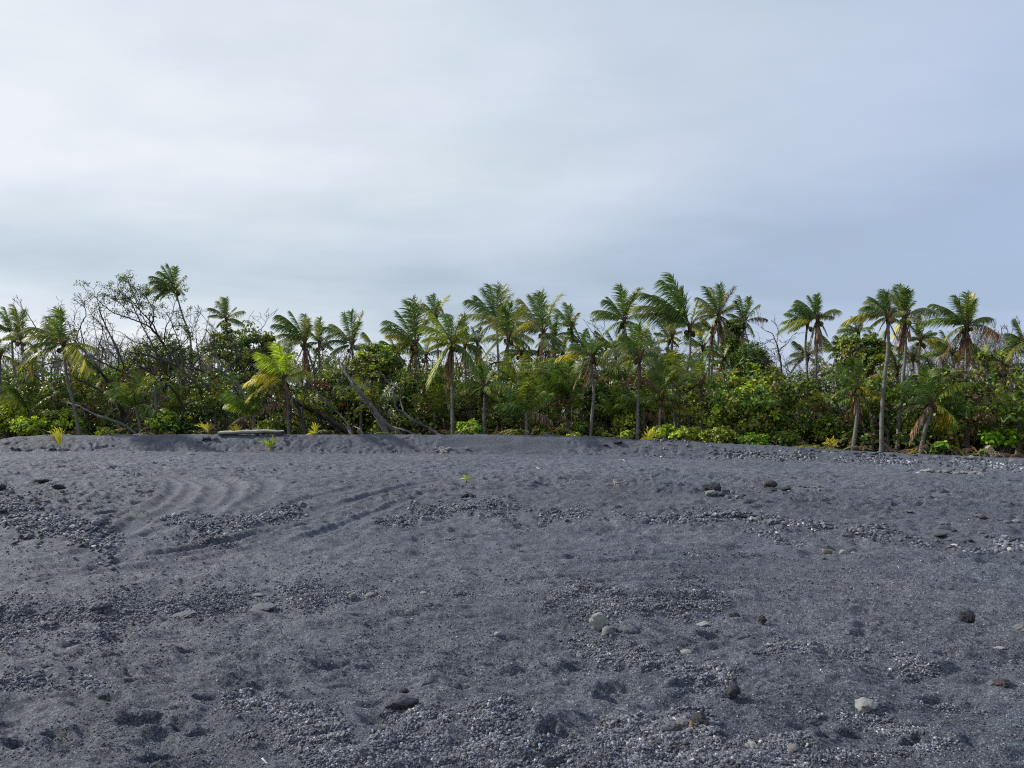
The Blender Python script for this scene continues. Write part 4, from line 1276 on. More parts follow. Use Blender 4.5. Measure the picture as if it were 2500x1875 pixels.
def bush(name, label, cat, u, v, ru, rv, Y, col, nclump, nper, L, group=None, depth=1.0, odd=None, oddn=0, trunk=True, tall=False, rc=0.30, seed=None, skew=0.0):
    """ellipsoid crown centred at (u, v), half sizes in photograph units at distance Y, its foot on the ground"""
    s = Y / F
    seed = seed if seed is not None else hash_str(label)
    r_ = np.random.default_rng(seed)
    c = at(u, v, Y)
    A = np.array([ru * s, min(ru, rv * 1.3) * s * depth, rv * s])
    g = zg(c[0], c[1])
    root = empty(name, (c[0], c[1], g))
    tag(root, label, cat, group)
    d = r_.normal(0, 1, (nclump, 3)); d /= np.linalg.norm(d, axis=1)[:, None]
    rad = r_.uniform(0.45, 1.0, nclump) ** 0.6
    bump_ = 1 + 0.28 * np.array([math.sin(3.1 * a + 4 * b + seed) + math.cos(5.3 * b - 2 * e + seed) for a, b, e in d]) * 0.6
    cl = c + d * (rad * bump_)[:, None] * A * 0.88
    cl[:, 0] += skew * (cl[:, 2] - c[2])
    cl[:, 2] = np.maximum(cl[:, 2], g + 0.12)
    rcl = np.minimum(A[0], A[2]) * rc * r_.uniform(0.7, 1.3, nclump)
    rcl = np.maximum(rcl, 0.16)
    mb = MB()
    leaf_cloud(mb, cl, nper, rcl, L, col, 0.5, seed, c, flat=0.85, wr=0.10 if name == 'pandanus_bush' else 0.75)
    if oddn:
        leaf_cloud(mb, cl[r_.choice(nclump, min(oddn, nclump), False)], 9, 0.2, L, odd, 0.3, seed + 1, c)
    mb.build('leaves' if not tall else 'crown', M_LEAF, root)
    # stems: from the foot to the clumps
    tb = MB()
    foot = np.array([c[0], c[1], g - 0.05])
    k = min(nclump, 26)
    for i in range(k):
        e = cl[i]
        f0 = foot + np.array([r_.uniform(-.3, .3) * A[0], r_.uniform(-.3, .3) * A[1], 0]) * (0.15 if tall else 1.0)
        m = f0 * 0.5 + e * 0.5 + r_.normal(0, 0.12, 3) * A[2]
        if tall:
            fork = foot + (c - foot) * 0.55 + np.array([r_.normal(0, .1), 0, 0])
            P = spline([foot, fork, (fork + e) / 2 + r_.normal(0, .1, 3) * A[2], e], 12)
            tb.tube(P, np.linspace(0.07 if i else 0.12, 0.012, 12), (0.085, 0.075, 0.065), 5, cap=False)
        else:
            P = spline([f0, m, e], 8)
            tb.tube(P, np.linspace(0.028, 0.008, 8), (0.10, 0.085, 0.07), 4, cap=False)
    tb.build('trunk' if tall else 'stems', M_BARK, root, True)
    return root


GREY = np.array([0.23, 0.215, 0.21])
DARKB = np.array([0.055, 0.048, 0.045])
BARKC = np.array([0.11, 0.098, 0.088])


def grow(segs, p, d, r, L, depth, r_, spread=0.55, gn=0.22, grav=0.0, ratio=0.72, kids=(2, 3), rmin=0.006, wander=None, ends=None):
    """gnarled branch that keeps forking"""
    n = max(2, int(L / 0.22))
    step = L / n
    r1 = r * ratio
    for i in range(n):
        d = d + r_.normal(0, gn, 3) * (1.0 if depth > 0 else 1.2) + np.array([0, 0, grav])
        if wander is not None:
            d = d + wander * 0.06
        d /= np.linalg.norm(d)
        q = p + d * step
        ra = r + (r1 - r) * i / n
        rb = r + (r1 - r) * (i + 1) / n
        segs.append((p, q, ra, rb))
        if depth > 0 and i > 0 and r_.random() < 0.22:
            dd = d + r_.normal(0, spread, 3)
            grow(segs, q, dd / np.linalg.norm(dd), rb * 0.5, L * 0.55, depth - 2, r_, spread, gn, grav, ratio, kids, rmin, wander, ends)
        p = q
    if depth <= 0 or r1 < rmin:
        if ends is not None:
            ends.append(p)
        return
    for k in range(int(r_.integers(kids[0], kids[1] + 1))):
        dd = d + r_.normal(0, spread, 3)
        dd /= np.linalg.norm(dd)
        grow(segs, p, dd, r1 * r_.uniform(0.62, 0.9), L * r_.uniform(0.66, 0.88), depth - 1, r_, spread, gn, grav, ratio, kids, rmin, wander, ends)


def limb_tree(name, label, cat, limbs, Y, col, seed, group=None, leafcol=None, nleaf=0, leafL=0.1, sub=3, twig=0.9, parts=True, sprout=0.5, wander=(-0.3, 0, 0.5), ln=0.7):
    """limbs: list of (points in the photograph, start radius, end radius, forking depth at the end)"""
    r_ = np.random.default_rng(seed)
    first = limbs[0][0][0]
    p0 = at(first[0], first[1], Y)
    g = zg(p0[0], p0[1])
    root = empty(name, (p0[0], p0[1], g))
    tag(root, label, cat, group)
    tb = MB()
    segs, ends = [], []
    for li, (pts, ra, rb, dep) in enumerate(limbs):
        W_ = [at(a, b, Y + (r_.uniform(-.6, .6) if k else 0)) for k, (a, b) in enumerate(pts)]
        if li == 0:
            W_[0][2] = g - 0.08
        P = spline(W_, 8 * len(pts))
        P[1:-1] += r_.normal(0, 0.012, P[1:-1].shape)
        rad = np.linspace(ra, rb, len(P)) * 0.75
        tb.tube(P, rad, np.asarray(col) * r_.uniform(0.85, 1.15), 8, lump=0.22)
        if dep > 0:
            d = norm(P[-1] - P[-4])
            grow(segs, P[-1], d, rb * 0.8, ln, dep, r_, 0.5, 0.2, 0.02, 0.74, wander=np.array(wander), ends=ends)
            for k in range(int(len(P) * 0.35), len(P) - 1, 2):
                if r_.random() < sprout:
                    d = norm(P[k + 1] - P[k]) * 0.4 + r_.normal(0, 0.6, 3) + np.array([0, 0, 0.5])
                    grow(segs, P[k], norm(d), max(rad[k] * 0.35, 0.012), ln * 0.8, max(dep - 1, 1), r_, 0.5, 0.2, 0.02, 0.74, wander=np.array(wander), ends=ends)
    if segs:
        sb = tb
        a = np.array([s_[0] for s_ in segs]); b = np.array([s_[1] for s_ in segs])
        ra = np.array([s_[2] for s_ in segs]); rb = np.array([s_[3] for s_ in segs])
        sb.segs(a, b, np.maximum(ra, 0.012), np.maximum(rb, 0.009), np.asarray(col) * 0.9, 4)
    tb.build('trunk', M_BARK, root)
    if leafcol is not None and ends:
        lb = MB()
        e = np.array(ends)
        if len(e) > nleaf:
            e = e[r_.choice(len(e), nleaf, False)]
        leaf_cloud(lb, e, 14, 0.2, leafL, leafcol, 0.5, seed + 5)
        lb.build('crown', M_LEAF, root)
    return root


def build_trees():
    lt = limb_tree
    lt('bare_tree', 'big windswept tree with wide bare twiggy crown beneath the tallest palm', 'tree', [
        ([(494, 1050), (470, 985), (452, 951), (422, 885), (386, 819)], 0.17, 0.09, 2),
        ([(386, 819), (360, 795), (316, 777), (280, 765), (252, 745)], 0.07, 0.03, 3),
        ([(386, 819), (372, 790), (348, 765), (322, 735), (300, 722)], 0.06, 0.03, 4),
        ([(400, 840), (405, 800), (420, 770), (425, 745)], 0.05, 0.02, 3),
        ([(360, 795), (345, 770), (318, 760), (285, 735), (262, 722)], 0.04, 0.02, 3),
        ([(372, 790), (375, 760), (360, 730), (345, 712)], 0.04, 0.02, 3),
        ([(412, 868), (440, 845), (462, 820), (470, 800)], 0.05, 0.02, 3),
        ([(345, 770), (335, 740), (325, 715)], 0.03, 0.015, 3),
    ], 45, DARKB * .6, 3, leafcol=[GREEN * 0.7, GREEN], nleaf=420, leafL=0.08, ln=0.64, sprout=.85)
    lt('bare_tree', 'dark trunk leaning left through the shade behind the two bare posts', 'tree', [
        ([(340, 1058), (310, 1020), (286, 982), (265, 935), (240, 900), (215, 862)], 0.15, 0.06, 3),
        ([(286, 982), (255, 960), (215, 938), (170, 915)], 0.09, 0.04, 3),
        ([(240, 900), (250, 860), (235, 820)], 0.05, 0.02, 3)], 41, DARKB, 4, ln=0.55)
    lt('bare_tree', 'long dark limb reaching left across the big windswept tree', 'tree', [
        ([(560, 1040), (530, 940), (494, 905), (440, 895), (400, 880), (350, 865), (310, 858)], 0.12, 0.05, 3),
        ([(400, 880), (360, 845), (330, 835), (300, 815)], 0.05, 0.02, 3)], 43, DARKB, 5, ln=0.55)
    lt('fallen_tree', 'grey fallen trunk lying low below the leaning dark trunk', 'fallen tree', [
        ([(345, 1060), (310, 1042), (270, 1025), (232, 1012), (195, 992), (157, 982)], 0.10, 0.05, 2)], 39.6, GREY * .6, 6, sprout=0.1, ln=0.4)
    lt('fallen_tree', 'black fallen trunk in the shade below the windswept yellow-green palm', 'fallen tree', [
        ([(330, 1040), (290, 1020), (245, 1008), (200, 1003), (160, 1000)], 0.15, 0.10, 0)], 41.5, DARKB, 61, sprout=0.1, ln=0.4)
    lt('bare_tree', 'thin twiggy grey tree between the left palms and the windswept tree', 'tree', [
        ([(250, 1040), (225, 960), (215, 900), (205, 840)], 0.10, 0.05, 4), ([(215, 900), (240, 850), (250, 800), (225, 770)], 0.05, 0.025, 4), ([(205, 860), (185, 820), (180, 780)], 0.04, 0.02, 4)], 48, BARKC, 7, ln=0.6)
    lt('bare_tree', 'bare forked tree poking above the palms at the far left', 'tree', [
        ([(110, 1040), (105, 900), (95, 820), (70, 770)], 0.09, 0.03, 3), ([(95, 820), (120, 790), (145, 760)], 0.04, 0.02, 3)], 52, BARKC, 8, ln=0.55)
    lt('bare_tree', 'twiggy bare crown just right of the tallest palm trunk', 'tree', [
        ([(500, 1040), (490, 900), (480, 840), (478, 795)], 0.09, 0.03, 4), ([(480, 850), (500, 820), (508, 780)], 0.04, 0.02, 3)], 51, BARKC, 9, ln=0.55)
    lt('bare_tree', 'bare twigs behind the crown of the round leafy tree', 'tree', [
        ([(590, 1040), (590, 860), (600, 800)], 0.08, 0.03, 4), ([(590, 870), (540, 820), (510, 790)], 0.05, 0.02, 4), ([(600, 830), (640, 800), (655, 775)], 0.04, 0.02, 3)], 53, BARKC, 10, ln=0.6)
    lt('leaning_tree', 'grey leaning tree trunk with fork behind the bench', 'tree', [
        ([(622, 1056), (612, 1010), (593, 958), (565, 925), (538, 905)], 0.12, 0.06, 2)], 40.5, GREY * 0.6, 11, ln=0.5)
    lt('leaning_tree', 'black thick trunk slanting down right of the bench palm', 'tree', [
        ([(870, 1052), (803, 1022), (760, 1000), (715, 978), (690, 950)], 0.17, 0.10, 2)], 41, DARKB, 12, ln=0.5)
    lt('leaning_tree', 'black upright trunk right of the bench, splitting upward', 'tree', [
        ([(746, 1060), (736, 1020), (722, 985), (700, 960)], 0.13, 0.07, 2), ([(736, 1020), (745, 960), (760, 900)], 0.06, 0.03, 3)], 40, DARKB, 13, ln=0.5)
    lt('leaning_tree', 'dark trunk leaning left in the shade at the left end of the bench', 'tree', [
        ([(575, 1050), (545, 1000), (515, 960), (480, 920), (450, 905)], 0.14, 0.07, 2)], 42, DARKB, 14, ln=0.5)
    lt('leaning_tree', 'pale thin pole leaning right of the yellow berm seedling', 'tree', [
        ([(866, 1062), (845, 1030), (820, 1003), (797, 982), (775, 960)], 0.07, 0.04, 1)], 39, GREY * .7, 15, ln=0.35, sprout=.15)
    lt('dead_tree', 'thick silvery dead trunk leaning left with forked roots at the berm', 'dead tree', [
        ([(952, 1066), (928, 1030), (903, 990), (876, 953), (850, 919), (835, 895)], 0.20, 0.07, 2),
        ([(985, 1066), (950, 1040), (925, 1015), (905, 985)], 0.15, 0.10, 0),
        ([(1025, 1066), (985, 1050), (950, 1040)], 0.07, 0.06, 0),
        ([(880, 950), (887, 935), (884, 915)], 0.06, 0.03, 0),
        ([(865, 935), (852, 950), (838, 958)], 0.05, 0.02, 1)], 38.4, GREY * 0.55, 16, ln=0.4, sprout=.25)
    lt('dead_tree', 'second silvery dead trunk, long and snaking, right of the thick one', 'dead tree', [
        ([(1080, 1066), (1045, 1045), (1009, 1027), (985, 1008), (969, 998), (961, 965), (955, 945), (942, 925)], 0.13, 0.05, 1),
        ([(985, 1008), (979, 975), (980, 955), (966, 940)], 0.06, 0.035, 1)], 38.9, GREY * 0.45, 17, ln=0.4, sprout=.1)
    lt('dead_tree', 'short grey root stub standing left of the thick silvery trunk', 'dead tree', [
        ([(890, 1066), (880, 1050), (866, 1041)], 0.09, 0.03, 0), ([(860, 1064), (850, 1050), (842, 1036)], 0.05, 0.02, 0)], 38.0, GREY * 0.9, 18)
    lt('bare_tree', 'dark curved bough between the three-plume palm and the big green palm', 'tree', [
        ([(1100, 1000), (1062, 960), (1030, 925), (1000, 905), (985, 880)], 0.07, 0.03, 2)], 43, DARKB * 1.2, 19, ln=0.45)
    lt('bare_tree', 'dark forking bare tree between the star-crowned palm and the leaning palm', 'tree', [
        ([(1255, 1040), (1248, 930), (1240, 890), (1215, 884), (1195, 892)], 0.10, 0.05, 2), ([(1268, 920), (1280, 880), (1302, 865), (1318, 850)], 0.06, 0.03, 3), ([(1302, 865), (1278, 850), (1270, 820)], 0.04, 0.02, 3)], 46, DARKB, 20, ln=0.55)
    lt('bare_tree', 'thin bare poles rising left of the curled-plume palm', 'tree', [
        ([(1480, 1040), (1475, 900), (1462, 840), (1442, 805)], 0.07, 0.03, 1), ([(1475, 860), (1470, 820), (1450, 795)], 0.03, 0.02, 2), ([(1478, 880), (1500, 850), (1490, 820)], 0.03, 0.02, 3)], 50, BARKC, 21, ln=0.55)
    lt('bare_tree', 'grey tangled bare crown behind the palm beside the broad crown', 'tree', [
        ([(1590, 1040), (1595, 900), (1600, 850)], 0.09, 0.04, 4), ([(1595, 880), (1570, 850), (1560, 810)], 0.05, 0.02, 4), ([(1600, 860), (1660, 840), (1700, 810)], 0.05, 0.02, 4)], 54, BARKC, 22, ln=0.6)
    lt('bare_tree', 'purplish bare tree alone against the sky right of centre', 'tree', [
        ([(1910, 1040), (1907, 900), (1901, 860), (1896, 838)], 0.09, 0.06, 0),
        ([(1896, 838), (1885, 815), (1870, 808), (1860, 800)], 0.045, 0.02, 3),
        ([(1890, 826), (1868, 838), (1850, 836)], 0.035, 0.02, 3),
        ([(1896, 838), (1900, 812), (1898, 800)], 0.04, 0.02, 3),
        ([(1901, 856), (1922, 838), (1934, 820)], 0.04, 0.02, 3),
        ([(1901, 850), (1880, 852), (1865, 848)], 0.03, 0.015, 2)], 47, np.array([0.16, 0.115, 0.115]), 23, ln=0.5)
    lt('dry_shrub_tree', 'brownish leafless thicket tree right of the leafy mound', 'tree', [
        ([(1960, 1050), (1945, 980), (1930, 930)], 0.08, 0.04, 4), ([(1945, 980), (1980, 930), (2000, 900)], 0.05, 0.03, 4), ([(1930, 940), (1900, 910), (1880, 890)], 0.05, 0.02, 4), ([(1960, 1000), (2020, 950), (2050, 920)], 0.05, 0.02, 4)], 41, np.array([0.13, 0.10, 0.10]), 24, ln=0.55, sprout=.8)
    lt('bare_tree', 'black crooked trunk right of the yellow tufted seedling', 'tree', [
        ([(2040, 1082), (2046, 1040), (2056, 1015), (2040, 985), (2020, 965)], 0.12, 0.05, 3), ([(2100, 1084), (2070, 1075), (2045, 1068)], 0.10, 0.06, 0)], 36.5, DARKB, 25, ln=0.5)
    for k, (u, v, w) in enumerate([(2330, 830, 'grey bare tree left of the tangled skyline at the right edge'), (2385, 815, 'grey bare tree with a dense twiggy top behind the wide-crowned palm'),
                                   (2430, 810, 'grey bare tree making the skyline near the right edge'), (2480, 820, 'grey bare tree at the very right edge of the skyline'), (2290, 860, 'low bare grey tree behind the spiky small palm'), (2408, 800, 'bare grey tree with its top just right of the wide-crowned palm'), (2458, 796, 'tallest bare grey tree of the right skyline'), (2352, 822, 'bare grey tree hidden behind the trunk of the wide-crowned palm')]):
        lt('bare_tree', w, 'tree', [([(u, 1040), (u + 4, 920), (u, v + 45)], 0.10, 0.05, 4), ([(u + 4, 920), (u + 28, 870), (u + 34, v + 30)], 0.05, 0.025, 4), ([(u, 900), (u - 26, 870), (u - 30, v + 34)], 0.05, 0.025, 4)],
           52 + k, GREY * 0.5, 30 + k, ln=0.62, sprout=.9, wander=(-0.3, 0, 0.2))
    lt('leafy_tree', 'spreading tree with dark limbs and olive leaves near the right edge', 'tree', [
        ([(2440, 1070), (2438, 1000), (2430, 940), (2412, 900)], 0.13, 0.06, 3), ([(2438, 980), (2480, 930), (2500, 915)], 0.07, 0.03, 3), ([(2430, 950), (2400, 960), (2370, 965)], 0.05, 0.02, 3), ([(2412, 905), (2400, 890), (2375, 888)], 0.05, 0.02, 3), ([(2425, 930), (2450, 895), (2470, 870)], 0.05, 0.02, 3)], 40, DARKB, 36,
       leafcol=[OLIVE, GREEN * 1.3, OLIVE * 1.2], nleaf=170, leafL=0.14, ln=0.36, sprout=.6)
    extra = [
        ([(330, 1050), (310, 940), (290, 860), (260, 800), (245, 765)], .08, DARKB, 4, 46, 'dark twiggy tree filling the left side of the big windswept tree'),
        ([(410, 1050), (400, 930), (380, 860), (350, 800), (330, 760)], .09, DARKB, 4, 47, 'dark twiggy tree crowding behind the big windswept tree'),
        ([(180, 1050), (190, 940), (180, 860), (195, 800), (210, 770)], .07, BARKC, 4, 46, 'grey twiggy tree right of the windswept yellow-green palm crown'),
        ([(440, 1050), (450, 930), (440, 850), (420, 790)], .07, DARKB, 4, 48, 'dark twiggy tree under the crown of the tallest palm'),
        ([(20, 1050), (40, 960), (90, 900), (150, 880)], .08, DARKB, 3, 43, 'dark bough bending right behind the slim left palms'),
        ([(150, 1050), (130, 970), (100, 930), (60, 900)], .07, BARKC, 3, 42, 'thin dark bough behind the windswept yellow-green palm'),
        ([(300, 1050), (270, 960), (290, 880), (270, 820)], .09, BARKC, 4, 44, 'gnarled grey tree between the leaning trunk and the windswept tree'),
        ([(370, 1050), (350, 960), (300, 910), (240, 880), (200, 850)], .10, DARKB, 4, 43, 'long dark leaning tree crossing behind the two bare posts'),
        ([(460, 1050), (440, 980), (400, 930), (350, 900)], .11, DARKB, 3, 42, 'dark leaning tree right of the bright round bush'),
        ([(430, 1050), (445, 950), (480, 880), (520, 850)], .08, DARKB, 4, 46, 'dark tree reaching right under the tallest palm'),
        ([(520, 1050), (500, 990), (480, 940), (440, 905)], .12, DARKB, 3, 41, 'thick dark trunk slanting behind the drooping orange seedling'),
        ([(600, 1050), (580, 960), (545, 910), (530, 880)], .09, BARKC, 3, 42, 'gnarled grey trunk under the round leafy tree'),
        ([(660, 1050), (650, 960), (670, 910), (650, 870)], .08, DARKB, 3, 44, 'dark forked trunk left of the bench palm crown'),
        ([(800, 1050), (770, 990), (750, 930), (770, 880)], .10, DARKB, 3, 42, 'dark crooked tree below the swept palm with the dark ragged skirt'),
        ([(840, 1050), (850, 980), (835, 930), (850, 880)], .07, BARKC, 4, 43, 'grey twiggy tree left of the thick silvery trunk'),
        ([(930, 1050), (960, 960), (1000, 900), (1040, 880)], .06, BARKC, 4, 47, 'thin grey tree under the three-plume palm'),
        ([(1160, 1050), (1150, 960), (1180, 900), (1170, 860)], .06, BARKC, 4, 46, 'twiggy tree between the big green and the star-crowned palms'),
        ([(1310, 1050), (1300, 960), (1320, 900), (1290, 860)], .06, BARKC, 4, 50, 'twiggy grey tree behind the long-skirted leaning palm'),
        ([(1430, 1050), (1420, 960), (1400, 910), (1420, 880)], .06, BARKC, 4, 47, 'twiggy tree left of the dark glossy bush'),
        ([(1490, 1060), (1485, 1030), (1500, 1000), (1520, 960)], .09, DARKB, 3, 39.5, 'black branching stem below the dark glossy bush'),
        ([(1640, 1050), (1650, 930), (1630, 880), (1650, 850)], .07, BARKC, 4, 48, 'grey thicket tree behind the squat palm crown'),
        ([(1990, 1060), (1995, 980), (2030, 930), (2010, 880)], .07, np.array([.13, .10, .10]), 4, 42, 'brown thicket tree right of the tall windswept palm trunk'),
        ([(1940, 1060), (1900, 960), (1930, 910), (1960, 880)], .06, np.array([.13, .10, .10]), 4, 44, 'purplish brown twiggy tree behind the shoulder of sea grape'),
        ([(2060, 1070), (2070, 980), (2040, 930), (2060, 900)], .09, DARKB, 3, 38, 'dark gnarled tree left of the low yellow-fronded palm'),
        ([(2320, 1080), (2330, 990), (2300, 930), (2330, 890)], .08, DARKB, 4, 40, 'dark crooked tree between the short leaning and wide-crowned palms'),
        ([(2400, 1070), (2390, 960), (2420, 900), (2400, 850)], .07, GREY * .5, 4, 43, 'grey gnarled tree right of the wide-crowned palm'),
        ([(2500, 1070), (2470, 980), (2440, 960), (2390, 950)], .08, DARKB, 3, 37, 'black low bough reaching in from the right edge')]
    for k, (pts, r, c, dp_, Y, lab) in enumerate(extra):
        lt('gnarled_tree', lab, 'tree', [(pts, r, r * .5, dp_), ([pts[2], (pts[2][0] - 25 + 50 * (k % 2), pts[2][1] - 25), (pts[2][0] - 35 + 70 * (k % 2), pts[2][1] - 52)], r * .5, r * .25, dp_)],
           Y, c, 100 + k, ln=.55, sprout=.6)
    for k, (u, d, lab) in enumerate([(386, 951, 'taller of the two bare headless palm posts'), (372, 994, 'shorter of the two bare headless palm posts')]):
        p = at(u, 1060, 39.5)
        g = zg(p[0], p[1]) - 0.05
        root = empty('bare_post', (p[0], p[1], g))
        tag(root, lab, 'dead palm trunk', 'headless palm trunks')
        e = at(u - 8 + 3 * k, d, 39.5)
        palm_trunk(root, [np.array([p[0], p[1], g]), (e + [p[0], p[1], g]) / 2 + [0.02, 0, 0], e], 0.09, 0.07, (0.10, 0.095, 0.085))


